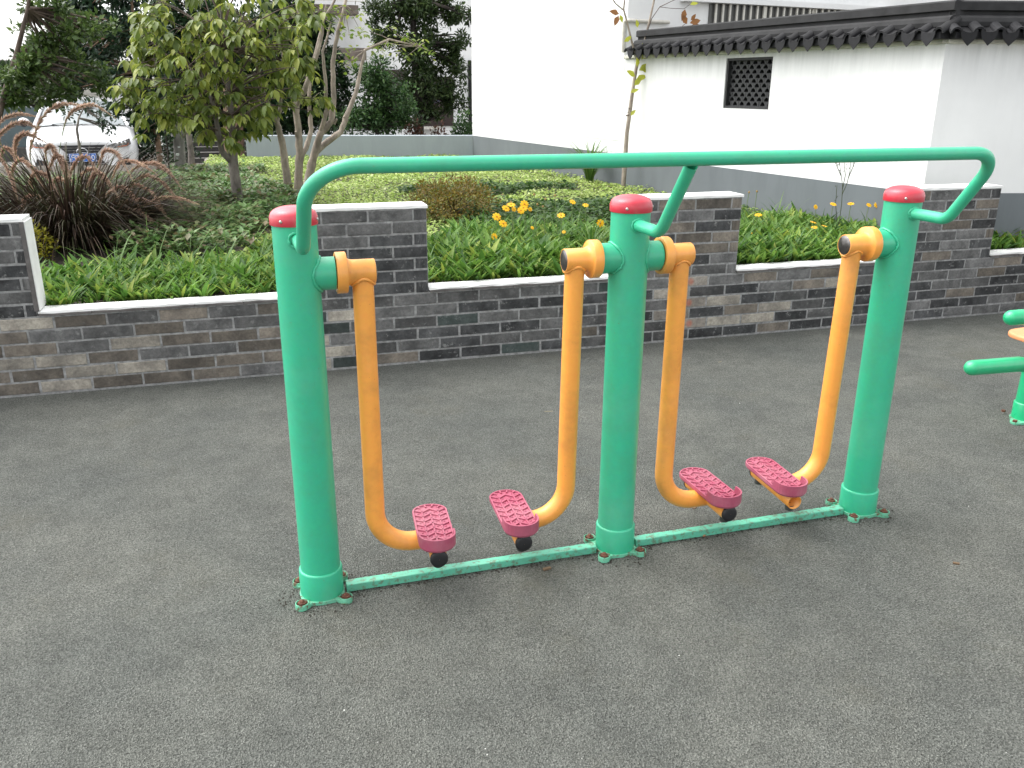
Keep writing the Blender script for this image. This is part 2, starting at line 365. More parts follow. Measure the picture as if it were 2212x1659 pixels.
# leaf templates: (verts, faces), leaf along +y, unit length, normal +z
def leaf_t(w=.42, fold=.12, droop=.15, n=3):
    prof = {3: [(.38, 1.0), (.72, .72)], 2: [(.45, 1.0)], 4: [(.22, .8), (.48, 1.0), (.76, .62)]}[n]
    V = [(0, 0, 0)]; rows = []
    for t, k in prof:
        z = -droop*t*t; i = len(V); V += [(-w*k/2, t, z+fold*k*w), (0, t, z), (w*k/2, t, z+fold*k*w)]; rows.append(i)
    V.append((0, 1, -droop)); tip = len(V)-1; r = rows[0]; F = [(0, r+1, r), (0, r+2, r+1)]
    for a, b_ in zip(rows, rows[1:]): F += [(a, a+1, b_+1, b_), (a+1, a+2, b_+2, b_+1)]
    r = rows[-1]; F += [(r, r+1, tip), (r+1, r+2, tip)]
    return np.array(V, float), F
L_SMALL = (np.array([(0, 0, 0), (-.28, .5, .05), (0, 1, -.08), (.28, .5, .05)], float), [(0, 3, 2, 1)])
L_OVAL = leaf_t(.5, .15, .1, 2); L_CHERRY = leaf_t(.47, .16, .32, 4); L_LONG = leaf_t(.24, .2, .42, 4); L_MID = leaf_t(.36, .15, .2, 3)
L_BLADE = (np.array([(-.5, 0, 0), (.5, 0, 0), (-.42, .4, -.04), (.42, .4, -.04), (-.25, .75, -.16), (.25, .75, -.16), (0, 1, -.34)], float), [(0, 1, 3, 2), (2, 3, 5, 4), (4, 5, 6)])
def norm(a): return a/np.maximum(np.linalg.norm(a, axis=1, keepdims=True), 1e-9)
def scatter(name, tmpl, pos, dirs, normals, size, mat, parent=None, width=1.0):
    V, F = tmpl; n = len(pos); y = norm(dirs); x = norm(np.cross(y, normals)); z = np.cross(x, y)
    size = np.broadcast_to(np.asarray(size, float), (n,))[:, None, None]; width = np.broadcast_to(np.asarray(width, float), (n,))[:, None, None]
    P = pos[:, None, :]+size*(x[:, None, :]*V[None, :, 0:1]*width+y[:, None, :]*V[None, :, 1:2]+z[:, None, :]*V[None, :, 2:3])
    nv = len(V); P = P.reshape(-1, 3)
    flat = np.concatenate([np.array(f) for f in F]); cnt = np.array([len(f) for f in F]); nl = len(flat)
    loops = (flat[None, :]+(np.arange(n)*nv)[:, None]).ravel(); starts = (np.concatenate([[0], np.cumsum(cnt)[:-1]])[None, :]+(np.arange(n)*nl)[:, None]).ravel()
    me = bpy.data.meshes.new(name); me.vertices.add(len(P)); me.vertices.foreach_set('co', P.ravel())
    me.loops.add(len(loops)); me.loops.foreach_set('vertex_index', loops.astype(np.int32))
    me.polygons.add(n*len(F)); me.polygons.foreach_set('loop_start', starts.astype(np.int32))
    me.polygons.foreach_set('loop_total', np.tile(cnt, n).astype(np.int32))
    me.update(calc_edges=True); me.materials.append(MATS[mat])
    return link(bpy.data.objects.new(name, me), parent)
def rdirs(n, zlo=-1, zhi=1):
    a = RNG.uniform(0, 2*np.pi, n); z = RNG.uniform(zlo, zhi, n); r_ = np.sqrt(np.maximum(0, 1-z*z))
    return np.stack([r_*np.cos(a), r_*np.sin(a), z], 1)

def gz(x, y):
    """garden soil height"""
    return .415+.035*min(1, max(0, (y-3)/8))
# ================================================================== SETTING
def sheet(name, x0, x1, y0, y1, z, mat, label, thick=0):
    mb = MB()
    if thick: mb.box(x0, x1, y0, y1, z-thick, z)
    else: mb.add([(x0, y0, z), (x1, y0, z), (x1, y1, z), (x0, y1, z)], [(0, 1, 2, 3)])
    return tag(mb.build(name, mat), label, None, None, 'structure')
sheet('ground', -300, 300, -300, 500, -.16, 'road_concrete', 'pale concrete ground beyond the garden')
sheet('rubber_floor', -14, 16, -14, 2.30, 0, 'rubber_floor', 'speckled dark grey rubber exercise floor', .15)
# garden soil
mb = MB(); nx, ny = 40, 60; X0, X1, Y0, Y1 = -4.5, 5.6, 2.44, 11.2
for j in range(ny+1):
    for i in range(nx+1):
        x = X0+(X1-X0)*i/nx; y = Y0+(Y1-Y0)*j/ny; mb.v.append((x, y, gz(x, y)+random.uniform(-.008, .008)))
for j in range(ny):
    for i in range(nx):
        k = j*(nx+1)+i; mb.f.append((k, k+1, k+nx+2, k+nx+1)); mb.smooth.append(True)
edge = [(X0, Y0), (X1, Y0), (X1, Y1), (X0, Y1)]
mb.add([(x, y, z) for z in (-.15, .40) for x, y in edge], [(0, 1, 5, 4), (1, 2, 6, 5), (2, 3, 7, 6), (3, 0, 4, 7)])
tag(mb.build('garden_bed', 'soil'), 'raised bed of dark soil behind the brick wall', None, None, 'structure')
p0 = atz(1290, 393, .45); mb = MB()
mb.prism([(p0.x+.55*math.cos(a)*random.uniform(.8, 1.1)*.5-.02, p0.y+.55*math.sin(a)*random.uniform(.8, 1.1)) for a in np.linspace(0, 2*np.pi, 14)[:-1]], .43, .448)
tag(mb.build('bare_earth', 'dry_soil'), 'pale bare earth strip along the grey plinth', None, None, 'structure')

# ================================================================== BRICK WALL
WY = 2.285; WT = .17; PX, PZ = .2475, .0675
wall = thing('brick_wall', 'stepped low grey brick planter wall with white coping', 'brick wall')
SECT = [(-2.6, -1.17), (.09, .83), (2.06, 2.80), (4.05, 4.79), (6.0, 6.9)]
XL, XR = -2.35, 6.35
core = MB(); core.box(XL, XR, WY+.003, WY+WT, -.02, .417)
for a, b_ in SECT: core.box(max(a, XL)+.003, min(b_, XR)-.003, WY+.0033, WY+WT-.003, .417, .888)
core.build('mortar_core', 'mortar', wall)
def brick_mesh(seed):
    rr = random.Random(seed); mb = MB(); w, h, c = .119, .0298, .0022; j = lambda s=.0012: rr.uniform(-s, s)
    bk = [(-w, .06, -h), (w, .06, -h), (w, .06, h), (-w, .06, h)]
    sd = [(-w+j(), .0025, -h+j()), (w+j(), .0025, -h+j()), (w+j(), .0025, h+j()), (-w+j(), .0025, h+j())]
    fr = [(-w+c+j(), j(.0006), -h+c+j()), (w-c+j(), j(.0006), -h+c+j()), (w-c+j(), j(.0006), h-c+j()), (-w+c+j(), j(.0006), h-c+j())]
    mb.add(bk+sd+fr, [(0, 3, 2, 1)]+[(k, (k+1) % 4, 4+(k+1) % 4, 4+k) for k in range(4)]+[(4+k, 4+(k+1) % 4, 8+(k+1) % 4, 8+k) for k in range(4)]+[(8, 9, 10, 11)])
    me = mb.mesh('brick'); me.materials.append(MATS['brick_slate']); return me
BM = [brick_mesh(k) for k in range(6)]
def brick_pick(x, z, row):
    q = random.random(); low = z < .43
    if low and row >= 1 and (2.36 < x < 2.50 if row % 2 else 2.24 < x < 2.38 or 2.49 < x < 2.62 and row > 4): return 'brick_sprayed'
    if low and x < -.55: t = ['brick_tan']*5+['brick_brown']*4+['brick_slate'] if z < .28 or x < -1.1 else ['brick_brown']*5+['brick_slate']*4+['brick_tan']
    elif low and x < .12: t = ['brick_brown']*5+['brick_slate']*4+['brick_charcoal']
    elif low and x < .45: t = ['brick_tan', 'brick_slate', 'brick_slate', 'brick_charcoal', 'brick_green']
    elif 2.0 < x < 2.85 and not low: t = ['brick_brown']*5+['brick_slate']*3+['brick_charcoal']*2
    elif 2.15 < x < 3.6: t = ['brick_slate']*4+['brick_tan']*2+['brick_brown']*2+['brick_charcoal']*4
    elif x >= 3.6: t = ['brick_charcoal']*5+['brick_slate']*3+['brick_brown']*2
    else: t = ['brick_charcoal']*6+['brick_slate']*5+['brick_green']+(['brick_brown'] if random.random() < .3 else [])
    return t[int(q*len(t))]
for row in range(13):
    zc = .008+PZ*(row+.5); spans = [(XL, XR)] if row < 6 else [(max(a, XL), min(b_, XR)) for a, b_ in SECT]
    for a, b_ in spans:
        off = .755+(PX/2 if row % 2 else 0)+random.uniform(-.008, .008)
        k = math.floor((a-off)/PX)
        while off+k*PX < b_-.01:
            x0, x1 = max(off+k*PX, a), min(off+(k+1)*PX, b_); k += 1
            if x1-x0 < .03: continue
            o = bpy.data.objects.new('brick', random.choice(BM)); link(o, wall)
            o.location = ((x0+x1)/2, WY+random.uniform(-.0018, .0018), zc+random.uniform(-.0012, .0012)); o.scale = ((x1-x0-.0115)/.238, 1, .955)
            o.rotation_euler = (0, random.uniform(-.004, .004), random.uniform(-.005, .005))
            o.material_slots[0].link = 'OBJECT'; o.material_slots[0].material = MATS[brick_pick((x0+x1)/2, zc, row)]
def wavy_slab(x0, x1, y0, y1, z0, z1, name, mat, wob=.0022, n=None):
    n = n or max(2, int((x1-x0)/.06)); mb = MB(); V = []
    for i in range(n+1):
        x = x0+(x1-x0)*i/n; j = lambda: random.uniform(-wob, wob)
        V += [(x, y0+j(), z0+j()), (x, y0+j(), z1+j()), (x, y1, z1+j()*.5), (x, y1, z0)]
    F = [(0, 1, 2, 3), (4*n+3, 4*n+2, 4*n+1, 4*n)]
    for i in range(n):
        for k in range(4): F.append((4*i+k, 4*i+4+k, 4*i+4+(k+1) % 4, 4*i+(k+1) % 4))
    mb.add(V, F); return mb.build(name, mat, wall)
gaps = [(SECT[i][1], SECT[i+1][0]) for i in range(4)]
for a, b_ in gaps:
    wavy_slab(a+.001, b_-.001, WY-.002, WY+.125, .4285, .440, 'white_coping', 'coping_white')
    x = a+.002
    while x < b_-.02:
        x1 = min(x+.2475, b_-.002); wavy_slab(x+.002, x1-.002, WY-.007-random.uniform(0, .003), WY+.1, .4175, .4275, 'coping_tile', 'coping_grey', .0008); x = x1
for a, b_ in SECT:
    wavy_slab(max(a, XL)-.002, min(b_, XR)+.004, WY-.004, WY+WT+.004, .8885, .9035, 'white_coping', 'coping_white', .0016)
    if b_ < XR:
        if b_ < 0: mb = MB().box(b_-.001, b_+.012, WY+.004, WY+WT+.002, .4425, .8875); mb.build('white_render', 'coping_white', wall, .002)
        if b_ < 0: mb = MB().box(b_-.012, b_+.009, WY-.004, WY+.0035, .4425, .8875); mb.build('grey_edge', 'coping_grey', wall, .001)

# ================================================================== AIR WALKER
PR = .0605; PH = 1.175; HZ = 1.022; NSEG = 40
aw = thing('air_walker', 'green double air walker with four orange swing arms and red pedals', 'air walker')
def weld(r_in, r_out, axis_sign, x0, z0, wr=.0045):
    """bead where a pipe of radius r_in meets the post of radius r_out"""
    P = []
    for k in range(41):
        t = 2*math.pi*k/40; rr = r_in+.002+random.uniform(-.0012, .0012); y = rr*math.cos(t); z = rr*math.sin(t)
        P.append((x0+axis_sign*(math.sqrt(max(0, r_out*r_out-y*y))+.001), y, z0+z))
    return MB().tube(P, [wr*random.uniform(.7, 1.25) for _ in P], 7, False)
def make_post(i):
    x = float(i)
    p = MB().lathe([(PR, .02), (PR, .4), (PR, .8), (PR, PH)], NSEG, 'z', (x, 0, 0)).build('post', 'green_paint', aw)
    # domed cap
    prof = [(PR+.0035, PH-.012), (PR+.0045, PH-.010), (PR+.0045, PH+.008), (PR+.0035, PH+.011)]
    prof += [((PR+.003)*math.cos(a)**.8, PH+.011+.027*math.sin(a)) for a in np.linspace(.12, 1.5, 9)]+[(.0005, PH+.0381)]
    MB().lathe(prof, NSEG, 'z', (x, 0, 0)).build('cap', 'cap_red', p)
    for an in (-2.18, -.32, 1.1):
        c = Vector((x+math.cos(an)*(PR+.0042), math.sin(an)*(PR+.0042), PH+.002)); d = Vector((math.cos(an), math.sin(an), 0))
        MB().tube([c, c+d*.0022, c+d*.0034], [.0045, .0042, .0022], 12).build('rivet', 'rivet_steel', p)
    # collar and flange
    prof = [(PR+.0062, .012), (PR+.0062, .094), (PR+.0048, .0985), (PR+.002, .1), (PR-.001, .1)]
    MB().lathe(prof, NSEG, 'z', (x, 0, 0)).build('collar', 'green_paint', p)
    poly = []
    for k in range(96):
        t = 2*math.pi*k/96; best = PR+.009
        for q in range(4):
            ca = math.pi/4+q*math.pi/2; dth = (t-ca+math.pi) % (2*math.pi)-math.pi; D, er = .094, .021
            s_ = D*math.sin(dth)
            if abs(s_) < er and abs(dth) < 1: best = max(best, D*math.cos(dth)+math.sqrt(er*er-s_*s_))
            else: best = max(best, (PR+.009)+.018*max(0, 1-abs(dth)/.62)**2)
        poly.append((x+best*math.cos(t), best*math.sin(t)))
    fl = MB().prism(poly, 0.001, .013)
    for q in range(4):
        ca = math.pi/4+q*math.pi/2; c = (x+.094*math.cos(ca), .094*math.sin(ca), 0)
        fl.lathe([(.0205, .012), (.0205, .0205), (.0182, .0205), (.0176, .0132)], 20, 'z', c)
    fl.build('flange', 'green_base', p, .001)
    for q in range(4):
        ca = math.pi/4+q*math.pi/2; c = Vector((x+.094*math.cos(ca), .094*math.sin(ca), 0)); a0 = random.uniform(0, 1)
        bo = MB().prism([(c.x+0.0138*math.cos(a0+k*math.pi/3), c.y+.0138*math.sin(a0+k*math.pi/3)) for k in range(6)], .0135, .0225)
        bo.lathe([(.0172, .0136), (.0005, .0137)], 16, 'z', c); bo.lathe([(.007, .0224), (.0066, .0285), (.0005, .029)], 10, 'z', c); bo.build('bolt', 'rust_bolt', p)
    for sgn in {0: (1,), 1: (-1, 1), 2: (-1,)}[i]:
        MB().lathe([(.0465, sgn*.02), (.0465, sgn*.101)], 36, 'x', (x, 0, HZ)).build('stub_pipe', 'green_paint', p)
        weld(.0465, PR, sgn, x, HZ).build('weld_bead', 'green_paint', p)
    # weld where the handrail pipe leaves the post
    P = []
    for k in range(25):
        t = 2*math.pi*k/24; rr = .0195+random.uniform(-.001, .001); px_ = rr*math.cos(t)
        P.append((x+px_, -math.sqrt(PR*PR-px_*px_)-.001, 1.128+rr*math.sin(t)))
    MB().tube(P, [.004*random.uniform(.7, 1.3) for _ in P], 7, False).build('weld_bead', 'green_paint', p)
    return p
for i in range(3): make_post(i)
# handrail
RY, RZ, EY, EZ, RR = -.372, 1.345, -.205, 1.128, .0183
path = fillet([(.006, -.045, EZ), (.008, EY, EZ), (.014, RY, RZ), (2, RY, RZ), (2, EY, EZ), (2, -.045, EZ)], [.06, .128, .10, .06], 12)
MB().tube(path, RR, 24, False).build('handrail', 'green_paint', aw)
path = fillet([(1, -.045, EZ), (1, EY, EZ), (1, RY+.012, RZ-.016)], [.07], 10)
MB().tube(path, RR*.97, 24, False).build('handrail_brace', 'green_paint', aw)
# floor bars
for i in range(2):
    mb = MB(); n = 24; V = []
    for k in range(n+1):
        x = i+.075+(.85)*k/n; j = lambda: random.uniform(-.0007, .0007)
        V += [(x, -.0165+j(), .002), (x, -.0165+j(), .025+j()), (x, -.0145, .027+j()), (x, .0145, .027+j()), (x, .0165, .025), (x, .0165, .002)]
    F = [tuple(range(6)), tuple(range(6*n, 6*n+6))[::-1]]
    for k in range(n):
        for q in range(6): F.append((6*k+q, 6*k+6+q, 6*k+6+(q+1) % 6, 6*k+(q+1) % 6))
    mb.add(V, F).build('floor_bar', 'green_bar', aw)

def stadium(hw, hl, n=12, e=1.0):
    """outline of a foot pad, ends rounded, along y"""
    P = [(hw*math.cos(a), (hl-hw*e)+hw*e*math.sin(a)) for a in np.linspace(0, math.pi, n)]
    return P+[(-hw, .05), (-hw, -.073), (-hw, -.079)]+[(-x, -y) for x, y in P]+[(hw, -.079), (hw, -.073), (hw, .05)]
def make_arm(i, sgn, yaw, swing, open_end=False):
    """swing arm on post i, on its +x or -x side; sgn = side"""
    X = lambda d: i+sgn*d
    hub = MB().lathe([(.0470, sgn*.1035), (.0575, sgn*.1035), (.0585, sgn*.105), (.0585, sgn*.131), (.0572, sgn*.133), (.042, sgn*.1335), (.0375, sgn*.141), (.0352, sgn*.150), (.0352, sgn*.212), (.034, sgn*.2135), (.0325, sgn*.2135), (.0325, sgn*.208)], 36, 'x', (i, 0, 0))
    A = hub.build('swing_arm', 'orange_paint', aw, loc=(0, 0, HZ)); A.rotation_euler = (R(swing), 0, 0)
    zb = .142-HZ
    path = fillet([(X(.178), 0, 0), (X(.178), 0, zb), (X(.362), 0, zb)], [.118], 12)
    path = [path[0]]+[path[0].lerp(path[1], t) for t in (.3, .6, .85)]+path[1:]
    MB().tube(path, .0305, 28, True).build('arm_tube', 'orange_paint', A)
    P = []
    for k in range(41):
        t = 2*math.pi*k/40; rr = .0325; P.append((X(.178)+rr*math.cos(t), rr*math.sin(t)*.98, -math.sqrt(max(0, .0352**2-(rr*math.sin(t)*.98)**2))-.001))
    MB().tube(P, [.0042*random.uniform(.7, 1.3) for _ in P], 7, False).build('weld_bead', 'orange_paint', A)
    MB().lathe([(.0322, sgn*.2125), (.031, sgn*.2140), (.022, sgn*.217), (.0005, sgn*.2185)], 28, 'x', (i, 0, 0)).build('end_plug', 'steel_plug', A)
    ct = Vector((X(.362), 0, zb)); rot = Matrix.Rotation(R(yaw), 3, 'Z'); T = lambda v: ct+rot@Vector(v)
    def local(mb): mb.v = [tuple(T(v)) for v in mb.v]; return mb
    # tube under the pedal
    ym = -.134; mb = MB()
    if open_end: mb.lathe([(.0235, .125), (.0265, .125), (.0265, ym), (.0235, ym), (.0235, ym+.08)], 28, 'y', (0, 0, 0))
    else: mb.lathe([(.0265, .125), (.0265, ym)], 28, 'y', (0, 0, 0))
    local(mb).build('pedal_tube', 'orange_paint', A)
    if open_end: local(MB().lathe([(.0005, ym+.075), (.0234, ym+.075)], 24, 'y')).build('tube_inside', 'rust_bolt', A)
    else: local(MB().lathe([(.0275, ym+.004), (.0282, ym), (.027, ym-.006), (.018, ym-.0085), (.0005, ym-.009)], 28, 'y')).build('end_cap', 'black_plastic', A)
    local(MB().lathe([(.0275, .121), (.0282, .125), (.026, .131), (.0005, .133)], 28, 'y')).build('end_cap', 'black_plastic', A)
    for yy in (-.108, .1): local(MB().lathe([(.0005, -.040), (.0145, -.040), (.0155, -.037), (.0155, -.02)], 20, 'z', (0, yy, 0))).build('bumper', 'grey_rubber', A)
    # pedal plate with raised rim at the near end
    hw, hl = .0575, .150; out = stadium(hw, hl, 14, .85); inn = stadium(hw-.005, hl-.005, 14, .85); n = len(out)
    zt = lambda y: .0475; zp = .0415
    V = [(x*.93, y*.975, .0265) for x, y in out]+[(x, y, .034) for x, y in out]; V2 = []; V3 = []
    for x, y in out:
        lip = .024 if y < -.076 else 0; V2.append((x*1.0, y, .0465+lip))
    for (x, y), (xo, yo) in zip(inn, out):
        lip = .024 if yo < -.076 else 0; V3.append((x, y, .0465+lip))
    V4 = [(x*.995, y*.995, zp) for x, y in inn]
    V = V+V2+V3+V4; F = [tuple(range(n))[::-1]]
    for q in range(4):
        for k in range(n): F.append((q*n+k, q*n+(k+1) % n, (q+1)*n+(k+1) % n, (q+1)*n+k))
    F.append(tuple(range(4*n, 5*n)))
    local(MB().add(V, F)).build('pedal', 'pedal_rubber', A, .0012)
    # tread ribs
    tr = MB()
    def rib(x0, y0, x1, y1, w=.0052, z1=.0462):
        d = Vector((x1-x0, y1-y0, 0)); l_ = d.length; d.normalize(); p_ = Vector((-d.y, d.x, 0))*(w/2); a, b_ = Vector((x0, y0, 0)), Vector((x1, y1, 0))
        lo = [a-p_*1.15, b_-p_*1.15, b_+p_*1.15, a+p_*1.15]; hi = [a-p_*.9, b_-p_*.9, b_+p_*.9, a+p_*.9]
        tr.add([(*v.xy, zp+.0002) for v in lo]+[(*v.xy, z1) for v in hi], [(4, 5, 6, 7), (0, 1, 5, 4), (1, 2, 6, 5), (2, 3, 7, 6), (3, 0, 4, 7)])
    for xx in (-.0265, .0265): rib(xx, -.128, xx, .118)
    rib(0, -.118, 0, .098)
    for q in range(8):
        yy = -.122+q*.0325
        if yy < .115:
            rib(-.052, yy+.006, -.0265, yy-.010); rib(.052, yy+.006, .0265, yy-.010)
            if q > 0: rib(-.0265, yy-.010, 0, yy+.010); rib(.0265, yy-.010, 0, yy+.010)
    for a in np.linspace(.25, math.pi-.25, 6): rib(.036*math.cos(a), .101+.030*math.sin(a), .0515*math.cos(a), .101+.0440*math.sin(a))
    for q in range(7):
        yy = -.106+q*.0325
        for xx in (-.039, .039, -.0135, .0135):
            y2 = yy+(.0 if abs(xx) > .03 else .004)
            if y2 < .108: tr.lathe([(.0034, zp+.0002), (.0026, zp+.0026), (.0005, zp+.0028)], 8, 'z', (xx, y2, 0))
    local(tr).build('tread', 'pedal_rubber', A)
    return A
make_arm(0, 1, -5, 0); make_arm(1, -1, -2.5, 1.6); make_arm(1, 1, 2, .8); make_arm(2, -1, -1.5, 1.6, True)

# ================================================================== SECOND EXERCISER (right edge)
lp = thing('leg_exerciser', 'partly seen green exercise post with round ended levers at right edge', 'exerciser', (3.403, .573, 0))
MB().lathe([(.052, .01), (.050, .3), (.05, .62)], 32).build('post', 'green_lever', lp)
MB().lathe([(.0575, .01), (.0575, .088), (.055, .093), (.05, .094)], 32).build('collar', 'green_lever', lp)
MB().lathe([(.052, .612), (.054, .615), (.054, .635), (.045, .652), (.02, .664), (.0005, .667)], 32).build('cap', 'cap_red', lp)
poly = []
for k in range(80):
    t = 2*math.pi*k/80; poly.append(((.064+.048*max(0, math.cos(2*(t-.35)))**3)*math.cos(t), (.064+.048*max(0, math.cos(2*(t-.35)))**3)*math.sin(t)))
MB().prism(poly, .001, .012).build('flange', 'green_base', lp, .001)
for q in range(4):
    a = .35+q*math.pi/2; MB().prism([(.098*math.cos(a)+.01*math.cos(k*math.pi/3), .098*math.sin(a)+.01*math.sin(k*math.pi/3)) for k in range(6)], .0125, .022).build('bolt', 'rust_bolt', lp)
def rod(name, p, q, r_, mat, par):
    p, q = Vector(p), Vector(q); d = (q-p).normalized(); pts = []; rad = []
    for k in range(6): a = k/6*math.pi/2; pts.append(p+d*(r_*(1-math.cos(a)))); rad.append(max(.0008, r_*math.sin(a)))
    for t in (.12, .4, .7, .9): pts.append(p.lerp(q, t)); rad.append(r_)
    for k in range(5, -1, -1): a = k/6*math.pi/2; pts.append(q-d*(r_*(1-math.cos(a)))); rad.append(max(.0008, r_*math.sin(a)))
    return MB().tube(pts, rad, 24).build(name, mat, par)
rod('foot_lever', (-.50, -.085, .335), (-.165, -.085, .328), .035, 'green_lever', lp); rod('foot_lever', (.50, -.085, .322), (.165, -.085, .325), .035, 'green_lever', lp)
MB().tube([(0, 0, .27), (.09, -.04, .30), (.20, -.085, .325)], .033, 20).build('lever_arm', 'green_lever', lp)
MB().tube([(0, -.0, .265), (-.09, -.042, .297), (-.20, -.086, .329)], .0345, 20).build('lever_arm', 'green_lever', lp)
rod('hand_lever', (-.33, -.085, .555), (.34, -.085, .545), .035, 'green_lever', lp)
MB().tube([(0, 0, .51), (.02, -.04, .53), (.03, -.08, .548)], .03, 20).build('lever_arm', 'green_lever', lp)
mb = MB(); out = [(.20*math.copysign(abs(math.cos(a))**.55, math.cos(a))+.12, .15*math.copysign(abs(math.sin(a))**.55, math.sin(a))+.02) for a in np.linspace(0, 2*math.pi, 40)[:-1]]
mb.prism(out, .392, .418); mb.build('seat', 'peach_seat', lp, .008)

# ================================================================== GARDEN WALL AND WHITE BUILDING
A_ = Vector((3.362, 11.09, 0)); K_ = Vector((4.005, 6.837, 0)); B_ = Vector((4.613, 2.81, 0)); D_ = Vector((5.86, 2.49, 0))
ang1 = math.atan2(B_.y-K_.y, B_.x-K_.x); LEN1 = (B_-K_).length; ang2 = math.atan2(D_.y-B_.y, D_.x-B_.x); LEN2 = (D_-B_).length; ang3 = R(-76)
gw = thing('garden_wall', 'white garden wall with black tiled coping and pierced lattice window', 'garden wall', (K_.x, K_.y, 0), ang1)
TH = .24; LX0, LX1, LZ0, LZ1 = 1.72, 2.345, 1.34, 1.778
class Frame:
    """maps coordinates local to a wall segment into coordinates of gw"""
    def __init__(s, o, ang): s.M = Matrix.Translation(-Vector((0, 0, 0))) ; s.m = (Matrix.Translation(K_) @ Matrix.Rotation(ang1, 4, 'Z')).inverted() @ Matrix.Translation(o) @ Matrix.Rotation(ang, 4, 'Z')
    def put(s, mb): mb.v = [tuple((s.m @ Vector(v))) for v in mb.v]; return mb
F1 = Frame(K_, ang1); F2 = Frame(B_, ang2); F3 = Frame(D_, ang3)
ZP = .80; ZW = 1.86
mb = MB(); E0 = -.0  # wall body around the lattice opening
mb.box(0, LX0, 0, TH, ZP, ZW); mb.box(LX1, LEN1, 0, TH, ZP, ZW); mb.box(LX0, LX1, 0, TH, ZP, LZ0); mb.box(LX0, LX1, 0, TH, LZ1, ZW)
mb.build('wall', 'plaster_wall', gw)
F2.put(MB().box(0.0, LEN2, 0, TH, ZP, ZW)).build('wall', 'plaster_wall', gw)
F3.put(MB().box(0.0, 1.6, 0, TH, ZP, ZW)).build('wall', 'plaster_wall', gw)
for fr, l_ in ((F1, LEN1), (F2, LEN2), (F3, 1.6)):
    fr.put(MB().box(0, l_, -.006, TH, -.1, ZP-.0005)).build('plinth', 'plinth_grey', gw)
    fr.put(MB().box(0, l_, -.032, TH+.03, 1.815, 1.845)).build('moulding', 'cream_trim', gw, .006)
# lattice window
lw = MB()
for x0, x1, z0, z1 in ((LX0, LX1, LZ0, LZ0+.022), (LX0, LX1, LZ1-.022, LZ1), (LX0, LX0+.022, LZ0+.022, LZ1-.022), (LX1-.022, LX1, LZ0+.022, LZ1-.022)): lw.box(x0, x1, .012, TH-.012, z0, z1)
lat = lw.build('lattice_window', 'lattice_black', gw)
MB().box(LX0+.02, LX1-.02, TH-.02, TH-.012, LZ0+.02, LZ1-.02).build('hole_shade', 'dark_void', lat)  # black sheet added behind the lattice, stands in for the shade in its holes
sp = .094; rowh = .0385; n = 9; hr = .029
def cell(w):
    """one pierced lattice tile: a rectangle with a half-round hole"""
    hole = [(hr*math.cos(math.pi*k/n), .005+hr*1.12*math.sin(math.pi*k/n)) for k in range(n+1)]; mb = MB(); x0, x1 = -w/2, w/2
    outp = [(x1, .005)]+[(x1+(x0-x1)*(k+1)/(n+1), rowh) if 0 <= k < n else (x0, .005) for k in range(n)]
    outp = [(x1, .005), (x1, rowh)]+[(x1+(x0-x1)*k/(n-2), rowh) for k in range(1, n-2)]+[(x0, rowh), (x0, .005)]
    V = [(x, 0, z) for x, z in hole]+[(x, 0, z) for x, z in outp]+[(x, .05, z) for x, z in hole]; m_ = n+1
    F = [(k, k+1, m_+k+1, m_+k) for k in range(n)]+[(k, 2*m_+k, 2*m_+k+1, k+1) for k in range(n)]
    mb.add(V, F); mb.box(x0, x1, .0, .05, 0, .0052); me = mb.mesh('lattice_tile'); me.materials.append(MATS['lattice_black']); return me
cellm = cell(sp-.002)
for r_ in range(10):
    zz = LZ0+.022+r_*.0394
    for q in range(7):
        xx = LX0+.022+q*sp+(sp/2 if r_ % 2 else 0)
        if xx > LX1-.02: continue
        o = bpy.data.objects.new('lattice_tile', cellm); link(o, lat); o.location = (xx, .045+random.uniform(-.002, .002), zz)
